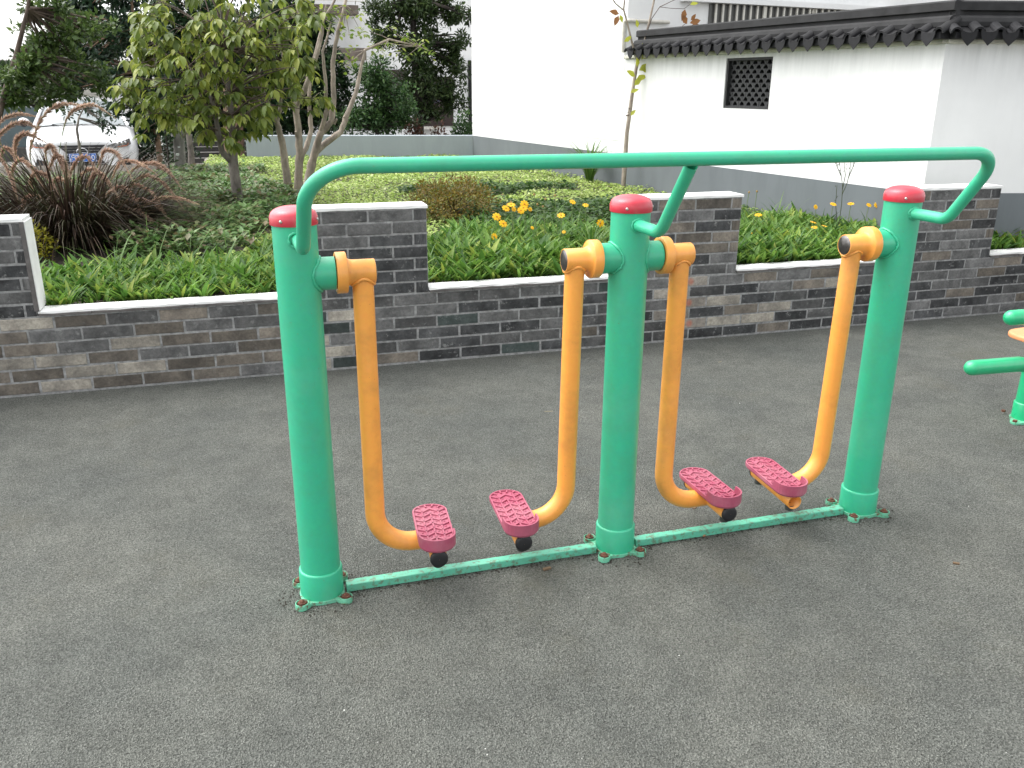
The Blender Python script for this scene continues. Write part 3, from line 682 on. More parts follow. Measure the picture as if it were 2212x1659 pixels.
# tiled coping
def roof(fr, L0, L1, npitch):
    ms = lambda: None
    def strip(prof, name, mat, x0=L0, x1=L1):
        mb = MB(); nn = len(prof); V = [(x0, y, z) for y, z in prof]+[(x1, y, z) for y, z in prof]
        mb.add(V, [tuple(range(nn)), tuple(range(nn, 2*nn))[::-1]]+[(k, nn+k, nn+(k+1) % nn, (k+1) % nn) for k in range(nn)])
        return fr.put(mb).build(name, mat, gw)
    strip([(-.105, 1.846), (-.105, 1.885), (.05, 1.965), (.19, 1.965), (.345, 1.885), (.345, 1.846)], 'roof_bed', 'tile_black')
    strip([(-.04, 1.925), (-.045, 1.955), (-.036, 1.982), (-.012, 1.996), (.012, 1.999), (.014, 2.024), (-.012, 2.03), (-.012, 2.082), (.0, 2.093), (.24, 2.093), (.252, 2.082), (.252, 1.925)], 'ridge', 'ridge_black')
    p = (L1-L0)/npitch
    cm = MB(); rr = .040; nn = 8; V = []
    st = [(-.128, 1.888), (.03, 1.972)]
    for (y, z) in st:
        for k in range(nn+1): a = math.pi*k/nn; V += [(rr*math.cos(a), y, z-.012+rr*math.sin(a)*.95), (rr*.72*math.cos(a), y, z-.012+rr*.70*math.sin(a))]
    h = 2*(nn+1); Fc = []
    for k in range(nn): a, b_ = 2*k, 2*k+2; Fc += [(a, b_, b_+1, a+1), (a, h+a, h+b_, b_), (a+1, b_+1, h+b_+1, h+a+1)]
    cm.add(V, Fc)
    # little rim ring at the lower end
    V = []
    for y in (-.134, -.118):
        for k in range(nn+1): a = math.pi*k/nn; V.append((rr*1.12*math.cos(a), y, 1.876+(y+.128)*.53+rr*1.08*math.sin(a)))
    cm.add(V, [(k, k+1, nn+2+k, nn+1+k) for k in range(nn)])
    dm = MB(); sh = [(-.058, .0), (-.056, -.03), (-.044, -.060), (-.02, -.082), (0, -.102), (.02, -.082), (.044, -.060), (.056, -.03), (.058, 0), (.03, -.012), (0, -.017), (-.03, -.012)]
    dm.add([(x, -.134, 1.900+z) for x, z in sh]+[(x, -.126, 1.902+z) for x, z in sh], [tuple(range(12)), tuple(range(12, 24))[::-1]]+[(k, 12+k, 12+(k+1) % 12, (k+1) % 12) for k in range(12)])
    # concave pan behind
    V = []
    for y, z in ((-.126, 1.886), (.03, 1.968)):
        for k in range(7): a = math.pi*(1+k/6); V.append((.055*math.cos(a), y, z+.022*math.sin(a)+.004))
    dm.add(V, [(k, k+1, 8+k, 7+k) for k in range(6)])
    cme = cm.mesh('cover_tile'); cme.materials.append(MATS['tile_black']); dme = dm.mesh('drip_tile'); dme.materials.append(MATS['tile_black'])
    for q in range(npitch+1):
        for me, xo in ((cme, 0), (dme, .5)):
            if xo and q == npitch: continue
            o = bpy.data.objects.new(me.name.split('.')[0], me); link(o, gw)
            o.matrix_local = fr.m @ Matrix.Translation((L0+(q+xo)*p+random.uniform(-.006, .006), random.uniform(-.004, .004), random.uniform(-.003, .003)))
roof(F1, .20, LEN1+.03, 24); roof(F2, .0, LEN2+.03, 9); roof(F3, 0, 1.5, 9)

wb = thing('white_building', 'tall plain white rendered building with grey plinth', 'building', (K_.x, K_.y, 0), ang1)
LA = (A_-K_).length; BD = 7.0; BH = 6.5
mb = MB(); mb.box(-LA, -.0015, 0, BD, ZP, BH); mb.build('wall', 'plaster_white', wb)
MB().box(-LA-.003, -.001, -.006, BD, -.15, ZP-.0005).build('plinth', 'plinth_grey', wb)
# painted-over block quoin near the corner
bmesh_ = MB().box(-.5, .5, -.5, .5, -.5, .5).mesh('block'); bmesh_.materials.append(MATS['plaster_white'])
for r_ in range(13):
    z0 = .95+r_*.152; cols = [(-.98, -.68), (-.674, -.35), (-.344, -.02)] if r_ % 2 else [(-.98, -.83), (-.824, -.5), (-.494, -.18), (-.174, -.02)]
    for a, b_ in cols:
        o = bpy.data.objects.new('block', bmesh_); link(o, wb); o.location = ((a+b_)/2, -.001, z0+.0735); o.scale = (b_-a+.003, .0042, .1495)
# barred window on the receding face: that face is local x=0, running along local y
wf = MB(); y0, y1, z0, z1 = 1.07, 3.27, 1.72, 2.415
wf.box(.0, .012, y0, y1, z0, z1); win = wf.build('window', 'window_shade', wb)
MB().box(.0, .10, y0-.4, y1+.6, z1+.004, z1+.06).build('lintel', 'plaster_white', wb)
for q in range(22): yy = y0+.06+q*.0985; MB().box(.03, .048, yy, yy+.022, z0, z1).build('bar', 'bar_cream', win)
for yy in (y0+.76, y0+1.5): MB().box(.0125, .03, yy, yy+.05, z0, z1).build('frame', 'bar_cream', win)
MB().tube(fillet([(-.02, -.028, 1.88), (-.02, -.028, 2.20), (.03, .0, 2.2), (.03, .52, 2.2)], [.03, .02]), .02, 12).build('downpipe', 'pipe_cream', wb)

# low grey wall at the back of the lawn
gwl = MB(); a = Vector((-.03, 11.74)); b_ = Vector((A_.x+.02, A_.y-.02)); d = (b_-a).normalized(); nrm = Vector((-d.y, d.x))
gwl.prism([tuple(a), tuple(b_), tuple(b_+nrm*.2), tuple(a+nrm*.2)], -.15, .80)
lw_ = gwl.build('low_grey_wall', 'lowwall_grey', None, .006); tag(lw_, 'low grey painted wall at the back of the lawn', 'low wall')

# ================================================================== FAR HOUSES, STEPS
HY = 22.0
hs_ = thing('back_house', 'white two storey house half hidden behind dark trees', 'house', (at(870, 250, HY).x, HY, -.16))
def hb(name, mat, px0, py0, px1, py1, yo, depth, par, bevel=0):
    p, q = at(px0, py0, HY+yo), at(px1, py1, HY+yo); l_ = hs_.location
    return MB().box(p.x-l_.x, q.x-l_.x, yo, yo+depth, min(p.z, q.z)-l_.z, max(p.z, q.z)-l_.z).build(name, mat, par, bevel)
hb('wall', 'plaster_far', 560, -60, 1180, 345, 0, 4, hs_)
hb('eave', 'eave_brown', 600, 6, 775, 30, -.9, .8, hs_); hb('eave', 'eave_brown', 690, 102, 792, 130, -.8, .7, hs_)
hb('balcony_rail', 'bar_cream', 600, -2, 800, 3, -1.0, .05, hs_)
for px in range(610, 800, 16): hb('baluster', 'bar_cream', px, -40, px+2, -2, -1.0, .04, hs_)
dr = hb('door', 'dark_wood', 905, 165, 980, 272, -.05, .04, hs_)
for px in (912, 936, 960): hb('door_panel', 'pane_navy', px, 180, px+14, 222, -.07, .015, dr); hb('door_panel', 'dark_wood', px, 232, px+14, 266, -.07, .015, dr)
hb('window', 'dark_wood', 820, 150, 880, 235, -.05, .04, hs_)
hb('sill', 'bar_cream', 900, 274, 950, 279, -.3, .3, hs_)
hb('drainpipe', 'dark_void', 1012, 130, 1020, 330, -.1, .08, hs_)

LY = 21.0
lh = thing('side_house', 'grey and white house with barred windows behind the parked car', 'house', (at(120, 250, LY).x, LY, -.16))
def lb(name, mat, px0, py0, px1, py1, yo, depth, par):
    p, q = at(px0, py0, LY+yo), at(px1, py1, LY+yo); l_ = lh.location
    return MB().box(p.x-l_.x, q.x-l_.x, yo, yo+depth, min(p.z, q.z)-l_.z, max(p.z, q.z)-l_.z).build(name, mat, par)
lb('wall', 'plaster_far', -160, 140, 262, 352, 0, 4, lh)
lb('shutter', 'shutter_teal', -60, 232, 118, 322, -.05, .04, lh)
lb('eave', 'eave_brown', -170, 128, 270, 140, -.5, 1, lh)
for a, b_ in ((112, 166), (176, 232)):
    w_ = lb('window', 'pane_navy', a, 170, b_, 262, -.04, .03, lh)
    for px in range(a+6, b_, 11): lb('bar', 'bar_cream', px, 171, px+1.6, 261, -.09, .02, w_)
    for py in (184, 202, 222): lb('bar', 'bar_cream', a, py, b_, py+1.6, -.115, .02, w_)
lb('mullion', 'bar_cream', 167, 165, 174, 264, -.06, .05, lh)
lb('planter', 'stone_step', -80, 322, 262, 346, -.6, .5, lh)

st = thing('stone_steps', 'dark stone steps under trees beyond the garden', 'steps', (at(450, 330, 19).x, 19, -.16))
for k in range(5):
    p, q = at(355, 330, 19), at(545, 330, 19); l_ = st.location
    s_ = MB().box(p.x-l_.x, q.x-l_.x, k*.33, 3.2, k*.105, (k+1)*.105).build('step', 'stone_step', st, .006)
    MB().box(p.x-l_.x, q.x-l_.x, k*.33-.012, k*.33+.03, (k+1)*.105-.012, (k+1)*.105+.003).build('nosing', 'step_edge', s_)
MB().box(at(330, 330, 19).x-l_.x, at(640, 330, 19).x-l_.x, 3.2, 3.6, 0, 3.2).build('porch_wall', 'dark_wood', st)  # its dark colour stands in for the shade of the porch recess
stool = thing('stone_stool', 'small pale stone stool behind the leafy tree', 'stool', (at(465, 340, 13.2).x, 13.2, -.16))
MB().lathe([(.10, 0), (.085, .1), (.08, .40)], 14).build('leg', 'stone_step', stool)
MB().lathe([(.0005, .395), (.13, .395), (.17, .42), (.185, .47), (.17, .52), (.12, .54), (.0005, .54)], 18).build('top', 'stool_stone', stool)

# ================================================================== PLANTS
def fill(n, x0, x1, y0, y1, keep, zoff=0):
    """random points on the soil where keep(x,y) holds"""
    P = []
    while len(P) < n:
        x, y = random.uniform(x0, x1), random.uniform(y0, y1)
        if keep(x, y): P.append((x, y, gz(x, y)+zoff))
    return np.array(P)
bx_right = lambda y: 5.037-.151*y                       # face of the white building and garden wall
def in_bed(x, y): return x < (bx_right(y)-.03 if y > 2.8 else 6.4)

# --- front belt of upright coreopsis leaves: rosettes
def belt_y(x): return 3.75+.25*math.sin(x*1.7+.4)+.2*math.sin(x*4.1)+(.35 if 1.3 < x < 2.6 else 0)+(.3 if x > 3.0 else 0)
C_ = fill(3300, -1.7, 5.3, 2.435, 4.5, lambda x, y: in_bed(x, y) and y < belt_y(x) and random.random() < min(1, .35+(belt_y(x)-y)*1.3) and not (x < -1.0 and y > 3.3) and not(x > 4.6 and y > 2.75))
pos, dr_, nm, sz, wd = [], [], [], [], []
for c in C_:
    k = random.randint(5, 9); hgt = random.uniform(.09, .165)*(1.18 if c[0] > 1.0 else .95)*(.82 if c[1] < 2.62 else 1)
    for _ in range(k):
        a = random.uniform(0, 6.283); t = random.uniform(.15, .75)
        d = (math.cos(a)*t, math.sin(a)*t, 1); pos.append((c[0]+.02*math.cos(a), c[1]+.02*math.sin(a), max(c[2]-.01, .42 if c[1] < 2.5 else 0))); dr_.append(d)
        nm.append((-math.cos(a), -math.sin(a), t+.25)); sz.append(hgt*random.uniform(.65, 1.2)); wd.append(random.uniform(.6, 1.0))
pos, dr_, nm, sz, wd = map(np.array, (pos, dr_, nm, sz, wd))
keep = pos[:, 1] > 2.425
o = scatter('flower_bed_foliage', L_LONG, pos[keep], dr_[keep], nm[keep], sz[keep], 'belt_leaf', None, wd[keep])
tag(o, 'bright green strap leaved foliage growing along the brick wall', 'foliage', None, 'stuff')
# long thin grass blades among the belt
C_ = fill(210, -1.1, 4.5, 2.55, 4.2, lambda x, y: in_bed(x, y) and y < belt_y(x)+.2 and (random.random() < .25 or 2.1 < x < 3.2))
n = len(C_)*5; cc = np.repeat(C_, 5, 0); d = rdirs(n, .55, .98)
o = scatter('long_grass', L_BLADE, cc, d, norm(np.cross(np.cross(d, np.array([[0, 0, 1.]])), d)+1e-6), RNG.uniform(.16, .36, n), 'grass_blade', None, RNG.uniform(.022, .04, n))
tag(o, 'thin long grass blades standing up through the flower bed', 'grass', None, 'stuff')

# --- ground cover hedge, left
def hedge_in(x, y):
    xr = -.15+.2*math.sin(y*1.3)+.10*(y-4)*.25
    return x < xr+.25 and y < (8.7 if x < -1.0 else 9.6) and y > 3.75+.2*math.sin(x*3) and not (x < -.95+.1*(y-4) and y < 5.0)
C_ = fill(5600, -3.2, .6, 3.6, 10.4, hedge_in)
pos, dr_, nm, sz = [], [], [], []
for c in C_:
    h = random.uniform(.05, .17)*(1+.25*math.sin(c[0]*7)*math.sin(c[1]*5))*(.75 if c[1] > 8 else 1)
    for _ in range(random.randint(5, 8)):
        a = random.uniform(0, 6.283); e = random.uniform(-.1, .9)
        pos.append((c[0]+random.gauss(0, .02), c[1]+random.gauss(0, .02), c[2]+h*random.uniform(.55, 1.05))); dr_.append((math.cos(a), math.sin(a), e)); nm.append((-math.cos(a)*e, -math.sin(a)*e, 1)); sz.append(random.uniform(.045, .09))
o = scatter('ground_cover', L_OVAL, np.array(pos), np.array(dr_), np.array(nm), np.array(sz), 'hedge_leaf')
tag(o, 'knee low broad leaved ground cover under the leafy tree', 'ground cover', None, 'stuff')

# --- clover lawn
def lawn_in(x, y): return in_bed(x, y) and not (hedge_in(x, y) and random.random() < .9) and y > belt_y(x)-.5 and y < 11.74-.17*x*.9
def lawn(name, nn, keep, mat, s0, s1, h0, label):
    C_ = fill(nn, -.6, 5.2, 3.3, 11.9, keep); n = len(C_); C_[:, 2] += RNG.uniform(h0*.3, h0, n)*(1+.5*np.sin(C_[:, 0]*5)*np.cos(C_[:, 1]*4))
    d = rdirs(n, -.1, .6); nn_ = np.array([[0, 0, 1.]])+RNG.normal(0, .35, (n, 3))
    return tag(scatter(name, L_SMALL, C_, d, nn_, RNG.uniform(s0, s1, n), mat, None, RNG.uniform(1.0, 1.7, n)), label, 'lawn', None, 'stuff')
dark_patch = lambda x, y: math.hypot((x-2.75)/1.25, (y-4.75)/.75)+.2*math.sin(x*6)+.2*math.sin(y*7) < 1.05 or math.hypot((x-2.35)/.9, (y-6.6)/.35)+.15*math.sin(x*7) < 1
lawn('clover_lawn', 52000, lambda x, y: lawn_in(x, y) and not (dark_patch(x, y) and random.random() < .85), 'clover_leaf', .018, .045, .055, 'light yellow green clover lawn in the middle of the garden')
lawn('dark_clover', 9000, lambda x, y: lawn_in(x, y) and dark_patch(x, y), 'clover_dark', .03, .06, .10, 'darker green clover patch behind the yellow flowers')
C_ = fill(2600, -.2, 5.0, 4.2, 11.6, lambda x, y: lawn_in(x, y)); n = len(C_); d = rdirs(n, .5, .98)
tag(scatter('lawn_grass', L_BLADE, C_, d, np.cross(np.cross(d, np.array([[0, 0, 1.]])), d)+1e-6, RNG.uniform(.05, .14, n), 'grass_blade', None, RNG.uniform(.03, .07, n)), 'scattered grass blades in the clover lawn', 'grass', None, 'stuff')

# --- shrubs
def leaf_blob(n, ctr, rad, size, flat=.3, shell=.55, up_bias=.25):
    """leaf positions through an ellipsoid, denser towards the outside"""
    d = rdirs(n); r_ = shell+(1-shell)*RNG.random(n)**.7; r_ = np.where(RNG.random(n) < .3, RNG.random(n), r_)
    lump = 1+.16*np.sin(d[:, 0]*7+d[:, 1]*3)*np.cos(d[:, 2]*6+1)+.1*np.sin(d[:, 1]*13)
    P = np.array(ctr)+d*np.array(rad)*(r_*lump)[:, None]
    dd = norm(d*.7+rdirs(n)*.8+np.array([[0, 0, up_bias]])); nn_ = norm(d*.5+np.array([[0, 0, 1.]])+RNG.normal(0, .4, (n, 3)))
    return P, dd, nn_, RNG.uniform(size*.6, size*1.25, n)
def shrub(name, label, base, rad, n, size, mat, tmpl=L_OVAL, barkm='bark_brown', stems=7, cat='shrub', group=None):
    base = Vector(base); t = thing(name, label, cat, base, 0, group); rz = rad[2]
    P, D, NN, S = leaf_blob(n, (0, 0, rz*.95), rad, size); P[:, 2] = np.maximum(P[:, 2], .01)
    scatter('foliage', tmpl, P, D, NN, S, mat, t)
    mb = MB()
    for k in range(stems):
        a = k*6.283/stems+random.random(); mb.tube([(0, 0, -.02), (.25*rad[0]*math.cos(a), .25*rad[1]*math.sin(a), rz*.7), (.7*rad[0]*math.cos(a), .7*rad[1]*math.sin(a), rz*1.4)], [.012*rz/.25, .008*rz/.25, .003], 6)
    mb.build('stem', barkm, t); return t
g = atz(955, 492, .43); shrub('golden_shrub', 'rounded golden brown shrub beside the stepped brick wall', (1.56, 4.8, gz(0, 4.75)), (.37, .36, .19), 5200, .03, 'gold_leaf')
yb = atz(72, 545, .42); shrub('yellow_shrub', 'small yellow leaved shrub at the left end of the planter', (-1.50, 3.75, gz(0, 3.7)), (.17, .16, .14), 900, .032, 'yellow_leaf')

# --- trees
def branch_tubes(mb, paths, seg=7):
    for pts, r0, r1 in paths:
        n = len(pts); mb.tube(pts, [r0+(r1-r0)*k/(n-1) for k in range(n)], seg, True, True, .05)
def curve_pts(p, q, bend=.1, n=6, sag=0):
    p, q = Vector(p), Vector(q); l_ = (q-p).length; o = Vector((random.gauss(0, 1), random.gauss(0, 1), random.gauss(0, .5)))*bend*l_*.5
    return [p.lerp(q, k/n)+o*math.sin(math.pi*k/n)+Vector((0, 0, -sag*l_*math.sin(math.pi*k/n))) for k in range(n+1)]

# cherry-like leafy tree
cb = Vector((-.18, 5.85, gz(0, 5.85)))
ct_ = thing('leafy_tree', 'young tree with large drooping light green leaves and slender trunk', 'tree', cb)
def rel(px, py, y): return at(px, py, y)-cb
tk = [Vector((0, 0, -.03)), rel(514, 430, 5.85), rel(508, 385, 5.86), rel(503, 348, 5.87), rel(503, 300, 5.88), rel(500, 250, 5.9), rel(492, 170, 5.92), rel(480, 80, 5.92), rel(475, -40, 5.9)]
mb = MB(); mb.tube(tk, [.054, .047, .045, .044, .033, .027, .02, .013, .006], 14, True, True, .04)
mb.tube([rel(503, 352, 5.87), rel(480, 328, 5.82), rel(472, 290, 5.78), rel(462, 230, 5.74), rel(430, 140, 5.7)], [.031, .028, .024, .017, .006], 10, True, True, .05)
forks = [(503, 300), (500, 250), (495, 200), (472, 290), (462, 230), (450, 190), (485, 110)]
trunk = mb.build('trunk', 'bark_grey', ct_)
# clump centres spread through the crown (frame pixels give the outline, depth varies)
clumps = []
for px, py, rr_ in [(300, 60, 1), (330, 120, 1), (290, 185, .9), (350, 190, 1), (330, 235, .8), (395, 60, 1), (400, 130, 1.1), (410, 200, 1.1), (380, 250, .8), (450, 30, 1), (460, 100, 1.1), (470, 170, 1.1), (460, 235, 1), (520, 40, 1), (530, 110, 1.1), (540, 180, 1.1), (520, 245, .9), (585, 50, 1), (590, 120, 1), (600, 185, 1), (570, 235, .8), (630, 90, .9), (640, 150, .8), (625, 30, .9), (340, 10, 1), (430, -40, 1.1), (540, -40, 1.1), (300, 120, .8), (450, 270, .6), (495, 290, .5)]:
    for _ in range(3): clumps.append((at(px+12+random.gauss(0, 11), py+random.gauss(0, 13), 5.9+random.uniform(-.55, .6))-cb, rr_))
clumps += [(rel(418, 245, 5.45), .55), (rel(425, 262, 5.42), .5), (rel(665, 210, 5.75), .35), (rel(700, 215, 5.6), .4), (rel(675, 240, 5.7), .35), (rel(652, 60, 5.7), .5)]
mb = MB(); P, D, NN, S = [], [], [], []
for c, rr_ in clumps:
    f = min(forks, key=lambda q: (rel(q[0], q[1], 5.86)-c).length+random.uniform(0, .3)); s0 = rel(f[0], f[1], 5.86)
    pts = curve_pts(s0, c, .12, 6, -.06); n = len(pts); mb.tube(pts, [.010+(.0022-.010)*k/(n-1) for k in range(n)], 5, True, True)
    for w_ in range(max(2, int(5*rr_))):          # whorls of drooping leaves at the twig ends
        q = Vector(c)+Vector((random.gauss(0, .10), random.gauss(0, .10), random.gauss(0, .075)))*rr_
        mb.tube([Vector(c), Vector(c).lerp(q, .5)+Vector((0, 0, .015)), q], [.003, .0025, .002], 4)
        a0 = random.uniform(0, 6.283); kk = random.randint(6, 9); outw = (Vector(c)-Vector((-.08, .1, 1.35))); outw.z *= .2; outw = outw.normalized()*.35
        for l_ in range(kk):
            a = a0+l_*6.283/kk+random.gauss(0, .2); P.append(q+Vector((math.cos(a)*.012, math.sin(a)*.012, random.gauss(0, .01))))
            D.append((math.cos(a)+outw.x, math.sin(a)+outw.y, -random.uniform(.15, 1.25))); NN.append((math.cos(a)*.5, math.sin(a)*.5, 1)); S.append(random.uniform(.065, .122))
mb.build('branch', 'bark_brown', ct_)
scatter('crown', L_CHERRY, np.array(P), np.array(D, float), np.array(NN), np.array(S), 'cherry_leaf', ct_)

# multi-stemmed tree, mostly bare pale stems
mbz = Vector((.40, 6.75, gz(0, 6.75))); mt = thing('multi_stem_tree', 'multi stemmed tree with pale knotty nearly bare stems', 'tree', mbz)
def mrel(px, py, y): return at(px, py, y)-mbz
stems = [([(632, 445, 6.6), (622, 395, 6.58), (615, 350, 6.56), (608, 300, 6.54), (598, 265, 6.5), (575, 215, 6.45), (560, 180, 6.42), (552, 120, 6.4)], .034, .010),
         ([(644, 440, 6.8), (645, 390, 6.8), (648, 340, 6.8), (645, 290, 6.8), (640, 230, 6.8), (635, 180, 6.8), (640, 120, 6.78), (650, 60, 6.75), (640, -20, 6.75)], .036, .010),
         ([(655, 440, 6.95), (668, 380, 6.95), (680, 330, 6.95), (692, 290, 6.95), (715, 262, 6.95), (722, 210, 6.95), (718, 150, 6.95), (728, 80, 6.95), (745, 10, 6.95), (755, -40, 6.95)], .036, .008),
         ([(680, 330, 6.95), (700, 312, 7.0), (735, 285, 7.05), (752, 245, 7.1), (768, 200, 7.15), (780, 150, 7.2), (790, 108, 7.25), (840, 85, 7.3), (905, 100, 7.35)], .026, .006),
         ([(640, 230, 6.8), (655, 200, 6.75), (672, 160, 6.72), (690, 100, 6.7), (700, 40, 6.7), (735, -20, 6.7)], .022, .006),
         ([(598, 265, 6.5), (606, 230, 6.46), (605, 180, 6.42), (612, 110, 6.4)], .016, .006),
         ([(645, 345, 6.8), (662, 320, 6.85), (672, 280, 6.9), (668, 220, 6.92), (672, 150, 6.95), (690, 80, 6.98), (705, 10, 7)], .022, .006),
         ([(692, 290, 6.95), (705, 240, 6.9), (703, 180, 6.88), (698, 110, 6.86), (715, 50, 6.85)], .02, .006)]
mb = MB()
for pts, r0, r1 in stems:
    q = [mrel(*p) for p in pts]; q[0] = q[0]+Vector((0, 0, -.04)) if pts[0][1] > 420 else q[0]; n = len(q)
    fine = []
    for a, b2 in zip(q, q[1:]): fine += [a.lerp(b2, t) for t in (0, .25, .5, .75)]
    fine.append(q[-1]); nf = len(fine); fine = [p+Vector((random.gauss(0, .003), random.gauss(0, .003), 0)) for p in fine]
    mb.tube(fine, [(r0+(r1-r0)*k/(nf-1))*1.35*random.choice((1, 1, 1, 1.1, .96)) for k in range(nf)], 10, True, True, .03)
for px, py, y in ((598, 262, 6.5), (640, 295, 6.78), (722, 268, 6.93), (750, 262, 7.08)):   # cut stubs
    p = mrel(px, py, y); mb.tube([p, p+Vector((random.uniform(-.04, .05), -.02, .05))], [.014, .012], 8)
mb.build('trunk', 'bark_tan', mt)
mb = MB(); P, D, NN, S = [], [], [], []
tips = [((905, 100, 7.35), [(918, 92), (880, 120), (850, 105), (930, 110), (895, 85), (870, 75), (842, 60), (835, 92)]), ((790, 108, 7.25), [(755, 115), (760, 130), (745, 140)]), ((745, 10, 6.95), [(770, 30), (740, 60), (755, 75), (775, 60), (720, 20)]),
        ((668, 220, 6.92), [(660, 160), (690, 200), (700, 215)]), ((552, 120, 6.4), [(570, 90), (540, 140)]), ((840, 85, 7.3), [(800, 70), (810, 95), (825, 115)]), ((700, 40, 6.7), [(690, 20), (720, 50), (670, 40), (655, 10), (735, 30)])]
for (tx, ty, y), ends in tips:
    mb = MB()
    for ex, ey in ends:
        a, b2 = mrel(tx, ty, y), mrel(ex, ey, y+random.uniform(-.15, .15)); mb.tube(curve_pts(a, b2, .1, 4), [.006, .005, .004, .003, .002], 5)
        for _ in range(11):
            q = b2+Vector((random.gauss(0, .045), random.gauss(0, .05), random.gauss(0, .035))); aa = random.uniform(0, 6.283); P.append(q); D.append((math.cos(aa), math.sin(aa), random.uniform(-.7, .2))); NN.append((random.gauss(0, .3), random.gauss(0, .3), 1)); S.append(random.uniform(.045, .08))
    mb.build('branch', 'bark_tan', mt)
scatter('crown', L_MID, np.array(P), np.array(D), np.array(NN), np.array(S), 'multi_leaf', mt, 1.4)

# young sapling in front of the building corner
sb = Vector((3.93, 6.5, gz(0, 6.5))); sp_ = thing('sapling', 'thin forked sapling with a few yellow leaves before the white wall', 'sapling', sb)
def srel(px, py, y=6.5): return at(px, py, y)-sb
mb = MB(); stem = [srel(1345, 420), srel(1350, 350), srel(1354, 290), srel(1360, 245), srel(1366, 200), srel(1374, 150), srel(1378, 130)]
mb.tube(stem, [.026, .024, .022, .022, .019, .017, .017], 10, True, True, .05)
mb.tube([srel(1378, 132), srel(1366, 95), srel(1355, 50), srel(1347, 20), srel(1352, -20)], [.014, .012, .010, .009, .006], 8, True, True, .05)
mb.tube([srel(1347, 22), srel(1330, 8), srel(1315, -15)], [.007, .006, .005], 7)
mb.tube([srel(1378, 132), srel(1392, 90), srel(1402, 50), srel(1412, 5), srel(1420, -30)], [.014, .013, .012, .011, .009], 8, True, True, .05)
mb.build('trunk', 'bark_tan', sp_)
MB().tube([srel(1396, 75, 6.45), srel(1408, 40, 6.4), srel(1425, 15, 6.38), srel(1450, 3, 6.36), srel(1485, -12, 6.35)], [.005, .004, .004, .003, .003], 6).build('branch', 'bark_brown', sp_)
MB().tube([srel(1425, 15, 6.38), srel(1450, 18, 6.36), srel(1478, 19, 6.34), srel(1492, 8, 6.33)], [.003, .003, .003, .002], 6).build('branch', 'bark_brown', sp_)
MB().tube([srel(1425, 74, 6.3), srel(1450, 66, 6.3), srel(1472, 58, 6.3), srel(1482, 50, 6.3)], [.003, .003, .003, .003], 6).build('branch', 'bark_brown', sp_)
for px, py in ((1356, 243), (1352, 250), (1362, 236)): p = srel(px, py); MB().tube([p, p+Vector((random.choice((-.03, .03)), -.02, .01))], [.008, .005], 6).build('bud', 'bark_brown', sp_)
def sap_leaves(lst, mat):
    for px, py, s_, a in lst:
        p = srel(px, py, 6.46); d = np.array([[math.cos(a), -.3, math.sin(a)]])
        scatter('leaf', L_MID, np.array([p]), d, np.array([[random.gauss(0, .3), -1, .5+random.gauss(0, .2)]]), s_*1.35, mat, sp_, 1.5)
sap_leaves([(1386, 128, .11, .9), (1390, 118, .10, .3), (1380, 152, .10, .5), (1384, 148, .09, -.2), (1372, 165, .09, 2.6), (1370, 185, .08, .9), (1374, 172, .09, .4), (1362, 200, .07, .5), (1376, 145, .08, 1.6), (1362, 250, .06, 1), (1348, 90, .07, .6), (1377, 60, .06, 1.8), (1385, 105, .05, 1.2), (1490, 10, .07, .3), (1339, 32, .06, -1.2)], 'sapling_leaf')
sap_leaves([(1337, 30, .085, 2.9), (1336, 34, .08, -2.1), (1480, 20, .09, -1.9), (1484, 52, .09, 2.3), (1490, 50, .09, .3), (1486, 58, .09, -1.2), (1484, 60, .10, -2.5), (1492, 44, .06, .9), (1476, 62, .08, -2.4), (1494, 54, .085, -.2)], 'sapling_rust')

# --- background trees
def tree(name, label, base, trunk_pts, r0, r1, blobs, n, size, lmat, bmat, tmpl=L_OVAL, group=None, limbs=14, shell=.35, up=.1):
    """blobs: list of (centre, radii, weight) in world coordinates"""
    base = Vector(base); t = thing(name, label, 'tree', base, 0, group); mb = MB()
    tp = [Vector(p)-base for p in trunk_pts]; m_ = len(tp); mb.tube(tp, [r0+(r1-r0)*k/(m_-1) for k in range(m_)], 10, True, True, .05); mb.build('trunk', bmat, t)
    tot = sum(w for _, _, w in blobs); PP, DD, NN, SS = [], [], [], []; mb = MB()
    for c, rad, w in blobs:
        c = Vector(c)-base; k = int(n*w/tot); nc = max(3, int(k/55))
        d = rdirs(nc); rr_ = RNG.random(nc)**.5; cc = np.array(c)+d*np.array(rad)*rr_[:, None]
        for q in range(nc):
            kk = k//nc; cr = np.array(rad)*random.uniform(.22, .40); cr = np.maximum(cr, .08)
            P, D_, N_, S_ = leaf_blob(kk, cc[q], cr, size, shell=shell, up_bias=up); PP.append(P); DD.append(D_); NN.append(N_); SS.append(S_)
            if q < limbs:
                s0 = min(tp, key=lambda p: (p-Vector(cc[q])-Vector((0, 0, .25*rad[2]))).length); mb.tube(curve_pts(s0, cc[q], .12, 5, -.03), [r1*.9+.004, r1*.75+.004, r1*.6+.003, r1*.45+.003, r1*.3+.002, .003], 6)
    mb.build('branch', bmat, t)
    scatter('crown', tmpl, np.concatenate(PP), np.concatenate(DD), np.concatenate(NN), np.concatenate(SS), lmat, t)
    return t
